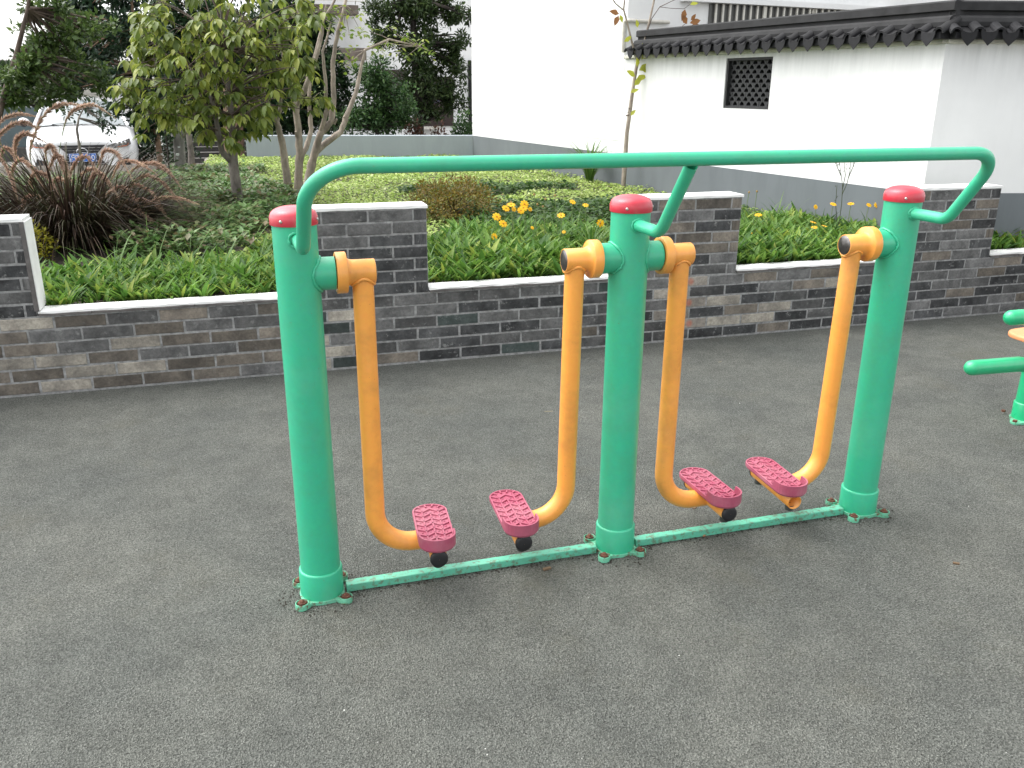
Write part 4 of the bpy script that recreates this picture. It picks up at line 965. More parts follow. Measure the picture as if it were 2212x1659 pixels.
def ptree(name, label, y, base_px, trunk_px, blob_px, *a, z0=None, **kw):
    """outline given in frame pixels at depth y, converted to world"""
    b_ = at(*base_px, y); b_.z = gz(b_.x, y) if (z0 is None) else z0
    tp = [b_+Vector((0, 0, -.03))]+[at(px, py, y+random.uniform(-.1, .1)) for px, py in trunk_px]; bl = []
    for px, py, rx, ry, dy, w in blob_px:
        c = at(px, py, y+dy); s_ = (at(px+10, py, y+dy)-c).length/10; bl.append((c, (rx*s_, (rx+ry)*.5*s_, ry*s_), w))
    return tree(name, label, b_, tp, *a[:2], bl, *a[2:], **kw)
BG = 'trees behind the garden'
ptree('branching_tree', 'loose crowned tree with bare brown limbs at the left edge', 7.6, (-25, 420), [(-20, 330), (-10, 280), (10, 200), (35, 120), (60, 20), (70, -60)],
      [(120, 190, 75, 40, .1, 1.1), (150, 60, 60, 60, .2, .7), (95, 95, 50, 40, .2, .6),  (60, 150, 60, 40, -.1, 1), (200, 170, 60, 40, .2, .8), (130, 110, 70, 35, .3, .7), (190, 60, 60, 40, .2, .5), (120, 20, 50, 35, 0, .45), (30, 215, 40, 30, .1, .5), (60, 60, 30, 25, .2, .12), (70, 15, 45, 20, .2, .25), (20, 175, 40, 22, 0, .35)], .045, .012, 4200, .07, 'olive_leaf', 'bark_brown', limbs=9, group=BG)
t = ptree('evergreen_tree', 'dark glossy leaved evergreen beside the white car', 9.3, (346, 411), [(345, 340), (338, 280), (328, 230), (310, 160), (290, 60), (280, -40)],
      [(290, 60, 70, 60, 0, 1.4), (230, 30, 60, 50, .2, 1), (170, 40, 50, 45, .2, .7), (190, 120, 45, 40, .3, .6), (150, 180, 40, 30, .3, .5),  (310, 170, 55, 45, 0, 1.2), (305, 225, 35, 45, .1, .8), (325, 260, 24, 35, 0, .7), (210, 110, 45, 35, .2, .5), (235, 165, 35, 25, -.1, .4), (246, 236, 13, 15, 0, .14), (322, 290, 14, 15, 0, .2), (330, 110, 50, 50, .4, 1), (270, -20, 70, 30, 0, .6)], .038, .015, 9500, .075, 'teal_leaf', 'bark_orange', limbs=14, group=BG)
ptree('twiggy_sapling', 'thin forked sapling standing before the car bonnet', 6.4, (182, 420), [(178, 365), (172, 320), (166, 280), (170, 255), (180, 235)],
      [(225, 255, 14, 12, 0, 1), (215, 235, 12, 10, .1, .7), (232, 275, 10, 8, 0, .6), (150, 240, 14, 12, .1, .6), (188, 228, 12, 10, 0, .5)], .016, .006, 230, .05, 'teal_leaf', 'bark_grey', group=BG, limbs=3)
ptree('backdrop_tree', 'mid green tree behind the barred house windows', 18.0, (90, 340), [(90, 300), (95, 240), (100, 150), (110, 60)],
      [(40, 165, 60, 40, 0, 1), (110, 130, 70, 50, .2, 1.2), (200, 150, 60, 50, 0, 1.1), (170, 60, 70, 50, .2, 1), (240, 90, 60, 60, .2, 1), (60, 200, 50, 25, -.1, .6)], .12, .04, 8000, .13, 'dark_leaf_warm', 'bark_dark', z0=-.16, group=BG, limbs=12)
ptree('shade_tree', 'dense dark tree above the stone steps', 14.6, (500, 330), [(500, 300), (502, 260), (505, 200), (500, 120)],
      [(420, 150, 90, 90, 0, 1.4), (520, 120, 90, 110, .3, 1.5), (470, 225, 110, 45, .2, 1.2), (430, 262, 75, 25, 0, .8), (520, 262, 60, 28, 0, .7), (380, 60, 70, 70, 0, .7), (420, 10, 90, 50, 0, .5)], .10, .03, 17000, .11, 'dark_leaf', 'bark_orange', z0=-.16, group=BG, limbs=16)
ptree('tangled_tree', 'dark green tangled tree behind the multi stemmed tree', 14.0, (640, 320), [(640, 270), (650, 200), (655, 120), (660, 60)],
      [(620, 180, 75, 80, 0, 1.5), (690, 160, 55, 60, .1, 1.2), (660, 100, 65, 55, .2, 1.2), (600, 265, 80, 30, 0, 1.1), (690, 250, 60, 45, 0, 1), (560, 90, 60, 60, .2, .9), (610, 30, 70, 60, .3, 1), (690, 70, 30, 30, .2, .4), (580, 200, 80, 60, .6, 1.2), (680, 230, 70, 50, .6, 1), (640, 40, 60, 35, .1, .5), (740, 200, 25, 45, 0, .25)], .09, .03, 20000, .095, 'dark_leaf', 'bark_dark', z0=-.16, group=BG, limbs=14)
ptree('tall_conifer', 'tall dark tree with layered branches before the white house', 14.4, (905, 330), [(905, 270), (900, 200), (895, 100), (890, 0), (885, -80)],
      [(870, 20, 75, 55, 0, 1.6), (900, 110, 60, 60, 0, 1.3), (880, 190, 70, 45, 0, 1.1), (955, 150, 60, 30, .1, .9), (985, 90, 35, 22, .1, .45), (990, 30, 40, 30, .1, .5), (950, 195, 55, 30, 0, .7), (985, 225, 28, 18, 0, .3), (920, 235, 45, 35, .1, .6), (830, 70, 35, 40, 0, .5), (940, 10, 40, 30, 0, .5)], .11, .035, 15000, .095, 'dark_leaf_warm', 'bark_dark', tmpl=L_MID, z0=-.16, group=BG, limbs=18)
ptree('rounded_bush_tree', 'bushy mid green small tree left of the tall conifer', 13.2, (815, 320), [(815, 280), (815, 230), (815, 180)],
      [(815, 170, 50, 42, 0, 1.3), (840, 225, 60, 45, .1, 1.2), (800, 260, 80, 30, 0, 1.1), (860, 265, 60, 25, 0, .7), (740, 265, 45, 22, .2, .6)], .05, .02, 9000, .075, 'shrub_leaf', 'bark_dark', z0=-.16, group=BG)
for nm_, lb_, px, py, rx, rz_, mt_, nn_ in (('leafy_bush', 'green bush beside the white building corner', 1000, 268, 26, 30, 'shrub_leaf', 1100), ('reddish_bush', 'low reddish bush in front of the dark house door', 948, 283, 26, 14, 'red_leaf', 600), ('clipped_bush', 'dark bush left of the low grey wall end', 578, 285, 48, 24, 'dark_leaf', 900), ('mottled_bush', 'small mottled bush right of the bushy tree', 893, 280, 26, 20, 'red_leaf', 600)):
    c = at(px, py+rz_, 12.9); s_ = (at(px+10, py, 12.9)-at(px, py, 12.9)).length/10
    top = at(px, py-rz_, 12.9).z; half = (top+.16)/2
    shrub(nm_, lb_, (c.x, 12.9, -.16), (rx*s_, rx*s_*.8, half), nn_*2, .075, mt_)
c = at(322, 345, 16.6); shrub('dark_hedge', 'dark leafy hedge at the right of the parked car', (c.x, 16.6, -.16), (.85, .5, .5), 2600, .09, 'dark_leaf')
# pollarded grey stump and tan trunks
sm = at(388, 384, 9.4); stp = thing('pollard_stump', 'thick grey pollarded trunk standing in the ground cover', 'stump', (sm.x, 9.4, gz(0, 9.4)))
mb = MB(); l_ = Vector(stp.location); mb.tube([Vector((0, 0, -.03)), at(390, 360, 9.4)-l_, at(387, 310, 9.4)-l_, at(386, 262, 9.4)-l_], [.085, .072, .066, .062], 14, True, True, .04); mb.build('trunk', 'bark_stump', stp)
mb = MB(); mb.tube([at(392, 300, 9.38)-l_, at(406, 282, 9.3)-l_, at(418, 262, 9.25)-l_], [.016, .012, .008], 7); mb.build('branch', 'bark_grey', stp)
sm = at(414, 362, 11.0); tp_ = thing('thin_trunk', 'thin leaning grey trunk right of the pollarded stump', 'trunk', (sm.x, 11.0, gz(0, 11)))
l_ = Vector(tp_.location); MB().tube([Vector((0, 0, -.03)), at(413, 330, 11)-l_, at(408, 295, 11)-l_, at(402, 270, 11)-l_], [.05, .045, .04, .03], 10, True, True, .04).build('trunk', 'bark_grey', tp_)
for lb_, px in (('left pale trunk behind the leafy tree by the steps', 494), ('right pale trunk behind the leafy tree by the low wall', 516)):
    sm = at(px, 335, 13.6); q = thing('pale_trunk', lb_, 'trunk', (sm.x, 13.6, -.16), 0, 'pale trunks behind the leafy tree'); l_ = Vector(q.location)
    MB().tube([Vector((0, 0, 0)), at(px, 300, 13.6)-l_, at(px-2, 262, 13.6)-l_, at(px-4, 190, 13.6)-l_], [.09, .085, .08, .06], 10, True, True, .06).build('trunk', 'bark_orange', q)

# dark-stemmed small shrub with round leaves in the ground cover
ds = at(372, 430, 6.9); dst = thing('round_leaf_stem', 'dark upright stem with round leaves right of the evergreen trunk', 'shrub', (ds.x, 6.9, gz(0, 6.9)))
l_ = Vector(dst.location); mb = MB(); mb.tube([Vector((0, 0, -.02)), at(366, 380, 6.9)-l_, at(362, 320, 6.9)-l_, at(355, 270, 6.9)-l_], [.012, .01, .008, .005], 7); mb.build('stem', 'bark_dark', dst)
P = []
for t in range(75):
    k = random.random(); px = 372-18*k+random.gauss(0, 14); py = 430-160*k; P.append(at(px, py, 6.9+random.gauss(0, .05))-l_)
n = len(P); scatter('foliage', L_OVAL, np.array(P), rdirs(n, -.5, .6), np.array([[0, 0, 1.]])+RNG.normal(0, .4, (n, 3)), RNG.uniform(.035, .06, n), 'teal_leaf', dst, 1.5)

# --- fountain grass
fb = Vector((-1.36, 4.55, gz(0, 4.55))); fg = thing('fountain_grass', 'large purple fountain grass clump with arching tan plumes', 'ornamental grass', fb)
n = 3800; a = RNG.uniform(0, 2*np.pi, n); rr_ = .40*np.sqrt(RNG.random(n)); base = np.stack([rr_*np.cos(a)*1.35, rr_*np.sin(a), np.zeros(n)], 1)
lean = RNG.uniform(.05, 1.5, n)*RNG.uniform(.5, 1, n); d = np.stack([np.cos(a)*lean, np.sin(a)*lean, np.ones(n)], 1)+RNG.normal(0, .25, (n, 3)); d[:, 2] = np.abs(d[:, 2])
nrm_ = np.stack([-np.cos(a), -np.sin(a), lean+.2], 1)
BL = (np.array([(-.5, 0, 0), (.5, 0, 0), (-.5, .35, -.02), (.5, .35, -.02), (-.38, .62, -.16), (.38, .62, -.16), (-.2, .80, -.36), (.2, .80, -.36), (0, .90, -.62)], float), [(0, 1, 3, 2), (2, 3, 5, 4), (4, 5, 7, 6), (6, 7, 8)])
tag(scatter('blades', BL, base, d, nrm_, RNG.uniform(.32, .80, n), 'purple_blade', fg, RNG.uniform(.010, .02, n)), None, None, None, 'stuff')
def plume(pts, r_=.016):
    """arching bottle-brush seed head: a core plus many fine bristles; pts in clump space"""
    pts = [Vector(p) for p in pts]; fine = []
    for k in range(len(pts)-1): fine += [pts[k].lerp(pts[k+1], t) for t in (0, .2, .4, .6, .8)]
    fine.append(pts[-1])
    for _ in range(3): fine = [fine[0]]+[(fine[k-1]+fine[k]*2+fine[k+1])/4 for k in range(1, len(fine)-1)]+[fine[-1]]
    m_ = len(fine); i0 = int(m_*.38); P, D, S = [], [], []
    for k in range(i0, m_-1):
        u = (k-i0)/(m_-1-i0); env = (.35+.65*math.sin(min(1, u*3+.2)*math.pi/2))*(1-.75*max(0, u-.6)/.4)
        tdir = (fine[k+1]-fine[k]); L_ = tdir.length; tdir.normalize()
        for _ in range(40):
            q = fine[k].lerp(fine[k+1], random.random()); v = Vector((random.gauss(0, 1), random.gauss(0, 1), random.gauss(0, 1))); v = (v-tdir*v.dot(tdir)).normalized()
            P.append(q); D.append(v*.75+tdir*.9); S.append(r_*env*random.uniform(.9, 2.0))
    P, D, S = np.array(P), np.array(D), np.array(S)
    o = scatter('plume', (np.array([(-.045, 0, 0), (.045, 0, 0), (0, 1, 0)]), [(0, 1, 2)]), P, D, RNG.normal(0, 1, P.shape), S, 'plume', fg, 3.4)
    MB().tube(fine, [.0022]*i0+[.0035*(1-.6*(k-i0)/max(1, m_-i0)) for k in range(i0, m_)], 5).build('plume_stem', 'stem_green', o)
PL = [[(60, 330), (90, 250), (130, 222), (185, 228)], [(140, 260), (160, 235), (200, 222), (250, 256)], [(-20, 290), (5, 255), (45, 245), (78, 252)], [(-10, 300), (20, 270), (55, 262), (82, 278)], [(30, 330), (35, 300), (55, 285), (100, 308)], [(0, 345), (8, 318), (25, 325), (32, 345)], [(95, 330), (108, 310), (130, 345), (145, 395)], [(100, 380), (120, 330), (140, 350), (160, 402)], [(20, 380), (40, 340), (70, 360), (95, 410)], [(150, 380), (165, 345), (190, 335), (225, 400)], [(190, 400), (205, 370), (225, 380), (258, 428)], [(170, 380), (200, 360), (232, 390), (262, 440)], [(215, 350), (225, 322), (255, 330), (290, 395)], [(245, 380), (260, 345), (300, 350), (340, 378)], [(290, 360), (330, 350), (360, 365), (395, 410)], [(285, 395), (320, 375), (360, 400), (400, 455)], [(260, 420), (290, 395), (330, 415), (360, 465)], [(240, 440), (300, 430), (340, 440), (375, 490)], [(310, 445), (350, 425), (390, 428), (430, 442)], [(180, 470), (185, 430), (200, 460), (207, 520)], [(110, 430), (112, 395), (128, 385), (145, 395)], [(45, 460), (52, 428), (75, 422), (105, 436)], [(-10, 330), (15, 360), (30, 400), (38, 430)], [(270, 450), (300, 455), (330, 480), (360, 540)], [(230, 420), (260, 400), (290, 425), (310, 470)], [(60, 400), (75, 370), (105, 380), (125, 420)], [(315, 470), (340, 485), (355, 510), (372, 545)]]
for q in PL:
    y = 4.55+random.uniform(-.28, .12); root = at(random.uniform(90, 190), 500, 4.55)-fb; pts = [root, root.lerp(at(*q[0], y)-fb, .6)]+[at(px, py, y-.05*k)-fb for k, (px, py) in enumerate(q)]
    plume(pts, random.uniform(.017, .023))

# --- grass tuft at the plinth and a dry weed
def tuft(name, label, base, h, n, spread, mat='grass_blade'):
    t = thing(name, label, 'grass tuft', base); a = RNG.uniform(0, 2*np.pi, n); l_ = RNG.uniform(.02, spread, n)
    d = np.stack([np.cos(a)*l_, np.sin(a)*l_, np.ones(n)], 1); scatter('blades', BL, np.stack([.02*np.cos(a), .02*np.sin(a), np.zeros(n)], 1), d, np.stack([-np.cos(a), -np.sin(a), l_+.2], 1), RNG.uniform(h*.45, h, n), mat, t, RNG.uniform(.02, .035, n)); return t
p = atz(1275, 398, .445); tuft('grass_tuft', 'upright grass tuft growing against the grey plinth', (p.x-.03, p.y-.05, .44), .66, 90, .32)
p = at(1290, 610, 2.75); tuft('grass_tuft', 'spiky grass clump in the flower bed left of the middle post', (2.12, 3.05, .415), .36, 60, .55)
wd_ = thing('dry_weed', 'tall dry branching weed in front of the grey plinth', 'weed', (at(1815, 470, 3.3).x, 3.3, gz(0, 3.3)))
l_ = Vector(wd_.location); mb = MB()
for pts in ([(1812, 485), (1818, 440), (1820, 400), (1816, 370), (1812, 345)], [(1819, 420), (1830, 395), (1836, 370), (1838, 343)], [(1820, 408), (1826, 380), (1824, 352)], [(1817, 380), (1808, 360), (1805, 350)], [(1808, 480), (1805, 440), (1808, 400)], [(1832, 385), (1842, 362), (1846, 352)]):
    q = [at(*p, 3.3+random.uniform(-.03, .03))-l_ for p in pts]; mb.tube(q, [.0035*(1-.7*k/len(q)) for k in range(len(q))], 5)
    for k in range(5): e = q[-1].lerp(q[-2], random.random()); mb.lathe([(.0005, -.005), (.004, 0), (.0005, .006)], 6, 'z', e+Vector((random.gauss(0, .008), 0, random.gauss(0, .006))))
mb.build('stem', 'weed_stem', wd_)

# --- yellow flowers
def flower_proto(open_=True):
    if open_:
        V, F = [], []
        for k in range(8):
            a = k*math.pi/4; c, s_ = math.cos(a), math.sin(a)
            prof = [(.08, .07), (.45, .21), (.8, .25), (1.0, .15), (.93, 0)]
            i0 = len(V); z = lambda r_: .06*math.sin(r_*3)-.05*r_*r_
            for r_, w in prof[:4]:
                for sg in (-1, 1): V.append((c*r_-s_*w*sg, s_*r_+c*w*sg, z(r_)+.03*abs(w)))
            V.append((c*.92, s_*.92, z(.92)))
            F += [(i0, i0+1, i0+3, i0+2), (i0+2, i0+3, i0+5, i0+4), (i0+4, i0+5, i0+8), (i0+5, i0+7, i0+8), (i0+4, i0+8, i0+6)]
        me = MB().add(V, F).mesh('petals'); me.materials.append(MATS['petal_yellow'])
        ce = MB().lathe([(.22, .0), (.21, .1), (.12, .16), (.001, .18)], 12).mesh('centre'); ce.materials.append(MATS['flower_centre']); return me, ce
    ce = MB().lathe([(.001, -.5), (.42, -.3), (.62, 0), (.5, .35), (.2, .8), (.001, .95)], 12).mesh('seed_head'); ce.materials.append(MATS['seed_head']); return None, ce
PET, CEN = flower_proto(); _, SEED = flower_proto(False)
def flower(label, px, py, y, size, tilt, open_=True, group=None):
    h = at(px, py, y); g0 = gz(h.x, y); bx_ = h.x+random.uniform(-.03, .03); t = thing('coreopsis_flower' if open_ else 'coreopsis_seed_head', label, 'flower', (bx_, y, g0), 0, group)
    top = h-Vector((bx_, y, g0)); mb = MB(); mb.tube([(0, 0, -.01), (top.x*.3, 0, top.z*.5), (top.x, 0, top.z-.002)], [.003, .0025, .002], 6); mb.build('stem', 'stem_green', t)
    rot = (R(tilt), R(random.uniform(-15, 15)), random.uniform(0, 6.28))
    for me, nme in ((PET, 'petals'), (CEN, 'centre')) if open_ else ((SEED, 'seed_head'),):
        o = bpy.data.objects.new(nme, me); link(o, t); o.location = top; o.scale = (size*(1.1 if open_ else 1.3),)*3; o.rotation_mode = 'ZYX'; o.rotation_euler = rot
FG = 'yellow coreopsis flowers in the bed'
for lb_, px, py, y, s_, ti in [('open yellow flower, leftmost of the cluster beside the golden shrub', 1073, 468, 3.35, .030, 50), ('yellow flower with wide petals just below and right of the leftmost bloom', 1087, 483, 3.30, .030, 45),
    ('lowest yellow flower in the cluster left of the middle post', 1068, 511, 3.15, .022, 70), ('yellow flower seen edge on above the leftmost blooms', 1104, 442, 3.45, .030, 20), ('half open yellow flower between the edge-on bloom and leftmost bloom', 1093, 450, 3.42, .028, 40),
    ('topmost yellow flower of the tight pair behind the bed', 1133, 441, 3.5, .030, 55), ('yellow flower just under the topmost bloom of the tight pair', 1131, 449, 3.48, .028, 40), ('lower left yellow flower of the tight group of three', 1125, 455, 3.42, .026, 50),
    ('yellow flower with drooping petals midway between cluster and middle post', 1212, 465, 3.35, .027, 30), ('small far yellow flower near the lawn, left of the pair', 1237, 436, 3.7, .024, 35), ('small far yellow flower nearest the middle post red cap', 1265, 443, 3.7, .022, 30),
    ('yellow flower beside the left edge of the middle green post', 1297, 482, 3.2, .026, 80), ('tiny orange yellow bloom low in the grass left of the middle post', 1218, 501, 3.2, .014, 40),
    ('small half hidden bloom above the pair of open flowers', 1110, 452, 3.5, .018, 60), ('small bloom right of the tight group of three flowers', 1145, 452, 3.5, .016, 60), ('tiny bloom low between the cluster and the tall grass clump', 1150, 492, 3.2, .013, 50), ('bright yellow flower just right of the brown brick step', 1638, 464, 3.15, .026, 15), ('small yellow bud low beside the right brick step', 1622, 503, 3.0, .012, 30), ('yellow flower seen edge on above the pair near the right arm', 1757, 480, 2.95, .024, 10),
    ('front left yellow flower of the pair near the right orange hub', 1759, 491, 2.9, .022, 15), ('front right yellow flower of the pair near the right orange hub', 1781, 488, 2.92, .020, 10), ('yellow flower standing before the grey plinth left of the dry weed', 1762, 447, 3.2, .018, 70),
    ('yellow flower at the foot of the dry weed', 1800, 441, 3.25, .024, 25), ('yellow flower right of the dry weed, seen from the side', 1838, 440, 3.25, .025, 12), ('small yellow flower left of the two beside the right post', 1877, 443, 3.2, .020, 40), ('open yellow flower closest to the right green post', 1894, 443, 3.2, .022, 60)]:
    flower(lb_, px, py, y, s_, ti, True, FG)
SG = 'brown coreopsis seed heads'
for lb_, px, py, y in [('tall stemmed seed head highest above the flower bed', 1154, 421, 3.3), ('seed head right of the tallest one, near the lawn', 1199, 423, 3.35), ('brown seed head between the tall stems', 1178, 431, 3.4), ('seed head on the shorter stem left of the tall stems', 1104, 437, 3.5), ('dark seed head among the middle stems', 1161, 442, 3.35), ('seed head at the foot of the brown spent head', 1173, 447, 3.35), ('seed head before the grey plinth, left of a pair', 1618, 416, 3.4), ('seed head before the grey plinth, right of a pair', 1635, 414, 3.4)]:
    flower(lb_, px, py, y, .0105, 0, False, SG)

# ================================================================== CAR
car = thing('parked_car', 'white sedan parked nose on behind the fountain grass', 'car', (0, 0, -.16))
CY = 14.9; pc = at(178, 330, CY); car.location = (pc.x, CY, -.16); car.rotation_euler = (0, 0, R(6))
# car space: nose at y=0 facing -y, rear at y=4.9
def loft(secs, close=False):
    mb = MB(); n = len(secs[0]); V = [p for s_ in secs for p in s_]; F = []
    for i in range(len(secs)-1):
        for k in range(n-1): F.append((i*n+k, i*n+k+1, (i+1)*n+k+1, (i+1)*n+k))
    mb.add(V, F, True); return mb
def sec(y, hw, ztop, zsh, zlow, crown=.04):
    """full body cross-section from the left sill over the top to the right sill"""
    half = [(hw*.86, zlow), (hw*.97, zlow+.10), (hw, zlow+.30), (hw*.995, (zsh+zlow)/2+.12), (hw*.955, zsh), (hw*.84, ztop-.012), (hw*.55, ztop+crown*.55), (0, ztop+crown)]
    pts = [(-x, y, z) for x, z in half]+[(x, y, z) for x, z in half[-2::-1]]; return pts
S_ = [sec(0.02, .50, .66, .62, .30, .02), sec(.0, .62, .70, .64, .24, .02), sec(.06, .76, .735, .67, .21, .02), sec(.20, .87, .77, .72, .20, .03), sec(.45, .92, .82, .77, .2), sec(.9, .93, .89, .82, .2), sec(1.45, .93, .95, .87, .2, .03), sec(2.4, .93, .96, .91, .2, .02), sec(3.6, .93, .97, .92, .2, .02), sec(4.6, .90, .96, .9, .22, .02), sec(4.9, .80, .88, .8, .3, .02)]
loft(S_).build('body', 'car_paint', car)
MB().add(S_[0], [tuple(range(len(S_[0])))]).build('nose', 'car_paint', car); MB().add(S_[-1], [tuple(range(len(S_[-1])))[::-1]]).build('tail', 'car_paint', car)
# cabin: windscreen, roof, side glass
def gsec(y, hw, z0, z1): return [(-hw, y, z0), (-hw*.93, y+.0, (z0+z1)/2), (-hw*.8, y, z1), (0, y, z1+.03), (hw*.8, y, z1), (hw*.93, y, (z0+z1)/2), (hw, y, z0)]
loft([[(-.60, 2.02, 1.375), (0, 1.98, 1.405), (.60, 2.02, 1.375)], [(-.60, 2.5, 1.425), (0, 2.5, 1.455), (.60, 2.5, 1.425)], [(-.60, 3.2, 1.415), (0, 3.2, 1.445), (.60, 3.2, 1.415)], [(-.56, 3.8, 1.31), (0, 3.85, 1.335), (.56, 3.8, 1.31)]]).build('roof', 'car_paint', car)
ws = loft([[(-.745, 1.30, .945), (-.4, 1.20, .975), (0, 1.165, .985), (.4, 1.20, .975), (.745, 1.30, .945)], [(-.66, 1.68, 1.18), (-.35, 1.59, 1.205), (0, 1.56, 1.215), (.35, 1.59, 1.205), (.66, 1.68, 1.18)], [(-.575, 2.03, 1.37), (-.3, 1.985, 1.39), (0, 1.965, 1.398), (.3, 1.985, 1.39), (.575, 2.03, 1.37)]]).build('windscreen', 'car_glass', car)
for sg in (-1, 1):
    MB().tube([(sg*.80, 1.22, .94), (sg*.70, 1.66, 1.19), (sg*.60, 2.05, 1.385), (sg*.60, 2.5, 1.43), (sg*.585, 3.3, 1.41), (sg*.66, 4.1, 1.13), (sg*.72, 4.4, .97)], [.032, .03, .03, .03, .03, .035, .04], 8).build('pillar', 'car_paint', car)
    loft([[(sg*.81, 1.28, .94), (sg*.72, 1.7, 1.17), (sg*.62, 2.1, 1.37)], [(sg*.86, 2.4, .95), (sg*.74, 2.4, 1.2), (sg*.63, 2.4, 1.41)], [(sg*.86, 3.4, .96), (sg*.73, 3.4, 1.2), (sg*.62, 3.3, 1.39)], [(sg*.80, 4.2, .97), (sg*.70, 4.05, 1.12), (sg*.66, 3.9, 1.22)]]).build('side_window', 'car_glass', car)
    # mirror
    mi = MB().lathe([(.001, -.04), (.05, -.035), (.075, -.01), (.08, .04), (.074, .06)], 16, 'y', (sg*.985, 1.5, 1.015)); mi.v = [(sg*.985+(x-sg*.985)*1.25, y, z) for x, y, z in mi.v]
    mo = mi.build('mirror', 'car_paint', car); MB().box(sg*.93-.09, sg*.93+.03, 1.50, 1.54, .955, .985).build('mirror_arm', 'black_plastic', mo)
    ml = MB().lathe([(.001, -.044), (.045, -.039), (.07, -.02)], 14, 'y', (sg*.985, 1.5, .995)); ml.build('mirror_base', 'black_plastic', mo)
    # headlamp: slanted blade
    hp = [(.40, .645), (.52, .69), (.66, .725), (.80, .77), (.815, .67), (.75, .635), (.60, .62), (.50, .605), (.545, .635), (.44, .622)]
    fy = lambda x: float(np.interp(abs(x), [.4, .5, .62, .76, .87], [.012, .0, -.004, .052, .19]))-.016
    V = [(sg*x, fy(x)-.012, z) for x, z in hp]+[(sg*x, fy(x)+.05, z) for x, z in hp]; n = len(hp)
    hl = MB().add(V, [tuple(range(n)), tuple(range(n, 2*n))[::-1]]+[(k, n+k, n+(k+1) % n, (k+1) % n) for k in range(n)]).build('headlight', 'lamp_glass', car)
    for q, xx in enumerate((.60, .665, .725)): MB().lathe([(.001, -.012), (.02, -.010), (.024, .0), (.024, .02)], 12, 'y', (sg*xx, fy(xx)-.012, .69+.008*q)).build('lamp_lens', 'chrome', hl)
    am = [(.58, .638), (.74, .655), (.775, .70), (.772, .665), (.73, .636), (.60, .626)]
    MB().add([(sg*x, fy(x)-.017, z) for x, z in am], [tuple(range(6))]).build('running_light', 'lamp_amber', hl)
    # lower intake and fog recess
    ip = [(.60, .40), (.74, .44), (.80, .24), (.70, .215), (.52, .225)]
    V = [(sg*x, fy(x)-.004, z) for x, z in ip]; MB().add(V+[(x, y+.06, z) for x, y, z in V], [tuple(range(5))]+[(k, 5+k, 5+(k+1) % 5, (k+1) % 5) for k in range(5)]).build('air_intake', 'black_plastic', car)
    for yy in (.95, 3.75):
        w_ = MB().lathe([(.20, -.11), (.30, -.115), (.335, -.09), (.335, .09), (.30, .115), (.20, .11)], 28, 'x', (sg*.80, yy, .335)).build('wheel', 'tyre', car)
        MB().lathe([(.001, sg*.10), (.06, sg*.105), (.19, sg*.09), (.205, sg*.11)], 28, 'x', (sg*.80, yy, .335)).build('rim', 'rim', w_)
# spindle grille
gp = [(-.385, .665), (.385, .665), (.30, .585), (.235, .52), (.27, .44), (.40, .30), (.43, .235), (.36, .205), (-.36, .205), (-.43, .235), (-.40, .30), (-.27, .44), (-.235, .52), (-.30, .585)]
gy = -.016; V = [(x, gy+abs(x)**2*.12, z) for x, z in gp]; gr_ = MB().add(V+[(x, y+.05, z) for x, y, z in V], [tuple(range(14))]+[(k, 14+k, 14+(k+1) % 14, (k+1) % 14) for k in range(14)]).build('grille', 'black_plastic', car)
mb = MB()
for k in range(9):
    z = .25+k*.046; hw = np.interp(z, [.205, .30, .44, .52, .585, .665], [.40, .39, .26, .225, .29, .37]); mb.box(-hw, hw, gy-.008, gy+.004, z, z+.010)
mb.build('grille_bars', 'lamp_glass', gr_)
mb = MB(); ring = [(.085*math.cos(t), gy-.024, .555+.062*math.sin(t)) for t in np.linspace(0, 2*math.pi, 33)]
mb.tube(ring, .008, 8, False); mb.tube([(-.03, gy-.024, .60), (-.045, gy-.024, .545), (.06, gy-.024, .535)], .008, 8); mb.build('emblem', 'chrome', gr_)
pl = MB().box(-.22, .22, gy-.045, gy-.030, .385, .525).build('number_plate', 'plate_blue', car, .004)
fr_ = MB()
for x0, x1, z0, z1 in ((-.214, .214, .516, .520), (-.214, .214, .390, .394), (-.214, -.210, .394, .516), (.210, .214, .394, .516)): fr_.box(x0, x1, gy-.0462, gy-.0452, z0, z1)
fr_.build('plate_border', 'plate_white', pl)
for txt, xx, wdt in (('\u6caa', -.168, .07), ('G', -.095, .05), ('1', .01, .04), ('J', .10, .045), ('0', .165, .045)):
    cu = bpy.data.curves.new('plate_character', 'FONT'); cu.body = txt; cu.size = .125; cu.align_x = 'CENTER'; cu.extrude = .0008
    tmp = link(bpy.data.objects.new('plate_text', cu)); bpy.context.view_layer.update(); me = bpy.data.meshes.new_from_object(tmp.evaluated_get(bpy.context.evaluated_depsgraph_get())); bpy.data.objects.remove(tmp)
    me.materials.clear(); me.materials.append(MATS['plate_white']); o = link(bpy.data.objects.new('plate_character', me), pl); o.location = (xx, gy-.0465, .415); o.rotation_euler = (R(90), 0, 0)
for x0, x1 in ((-.5, .02), (-.02, .48)): MB().tube([(x0, 1.235, .975), ((x0+x1)/2, 1.215, 1.0), (x1, 1.21, 1.0)], .008, 6).build('wiper', 'black_plastic', ws)
MB().box(-.66, .66, .06, .12, .17, .205).build('front_lip', 'black_plastic', car)

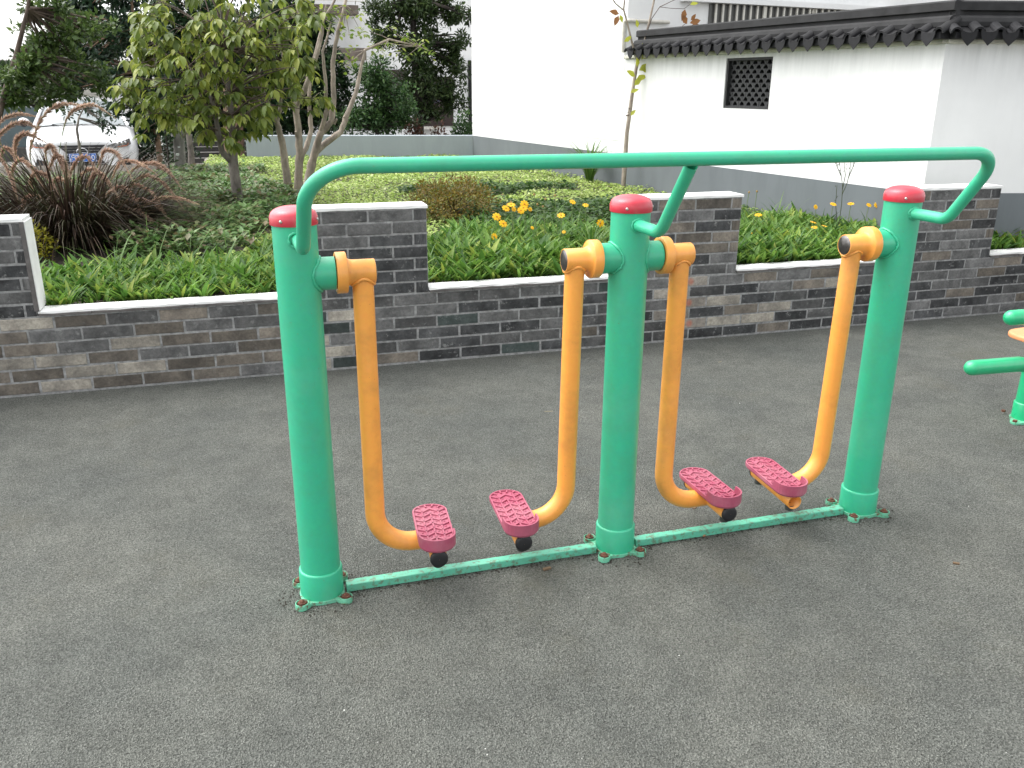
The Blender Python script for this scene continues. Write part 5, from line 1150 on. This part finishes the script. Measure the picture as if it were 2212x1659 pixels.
# ================================================================== LITTER ON THE FLOOR
def chip(name, label, px, py, l_, w, h, mat, rz, cat='litter'):
    p = atz(px, py, 0); mb = MB(); poly = [(-l_/2, -w/2), (l_*.45, -w*.55), (l_/2, w*.4), (-l_*.42, w/2)]; mb.prism(poly, 0.0006, h); o = mb.build(name, mat); o.location = (p.x, p.y, 0); o.rotation_euler = (0, 0, rz)
    return tag(o, label, cat)
plain('chip_orange', (.5, .2, .09), .8); plain('straw', (.45, .38, .25), .8); plain('chip_white', (.7, .7, .66), .8); plain('leaf_dry', (.14, .09, .05), .9)
chip('wood_chip', 'small orange wood chip lying along the right floor bar', 1522, 1157, .022, .010, .007, 'chip_orange', .2)
chip('dry_leaf', 'dark curled leaf on the floor at lower right', 2065, 1218, .022, .010, .005, 'leaf_dry', -.6)
chip('dry_leaf', 'brown leaf scrap behind the left floor bar near the fourth pedal', 1500, 1098, .02, .010, .004, 'leaf_dry', .5)
chip('straw_bit', 'pale straw bit lying behind the second orange arm', 1185, 889, .045, .002, .002, 'straw', -.2)
chip('straw_bit', 'pale straw bit on the floor right of the third orange arm', 1555, 782, .03, .002, .002, 'straw', .4)
chip('paper_scrap', 'white speck lying on the floor behind the middle post base', 1304, 999, .010, .008, .003, 'chip_white', .3)
chip('pebble', 'pale pebble on the floor below the right lever', 1892, 1030, .016, .012, .008, 'stool_stone', .3)
chip('paper_scrap', 'white speck lying before the right floor bar', 1556, 1131, .007, .006, .003, 'chip_white', .3)
chip('dry_leaf', 'crumpled brown leaf against the left floor bar', 1181, 1230, .03, .012, .006, 'leaf_dry', .2)

# crumbs of dark rubber and dirt gathered along the floor bars and base plates
P = []
for k in range(420):
    if random.random() < .55: P.append((random.uniform(.07, 1.93), -.0165-abs(random.gauss(0, .012))-.002, .001))
    else:
        a = random.uniform(0, 6.283); i = random.choice((0, 1, 2)); r_ = random.uniform(.085, .135); P.append((i+r_*math.cos(a), r_*math.sin(a), .001))
n = len(P); CR = (np.array([(-.5, -.4, 0), (.5, -.3, 0), (.3, .5, 0), (-.4, .4, 0), (0, 0, .55)], float), [(0, 1, 4), (1, 2, 4), (2, 3, 4), (3, 0, 4)])
aa = RNG.uniform(0, 6.283, n); plain('crumb_dark', (.03, .026, .02), .95)
tag(scatter('rubber_crumbs', CR, np.array(P), np.stack([np.cos(aa), np.sin(aa), np.zeros(n)], 1), np.tile([[0, 0, 1.]], (n, 1)), RNG.uniform(.003, .0085, n), 'crumb_dark'), 'dark rubber crumbs and dirt along the floor bars', 'debris', None, 'stuff')
P = [(p.x, p.y, .001) for p in (atz(random.uniform(20, 2190), random.uniform(820, 1640), 0) for _ in range(26))]; n = len(P); aa = RNG.uniform(0, 6.283, n)
tag(scatter('white_grit', CR, np.array(P), np.stack([np.cos(aa), np.sin(aa), np.zeros(n)], 1), np.tile([[0, 0, 1.]], (n, 1)), RNG.uniform(.0018, .0045, n), 'chip_white'), 'tiny pale grit specks scattered over the floor', 'grit', None, 'stuff')
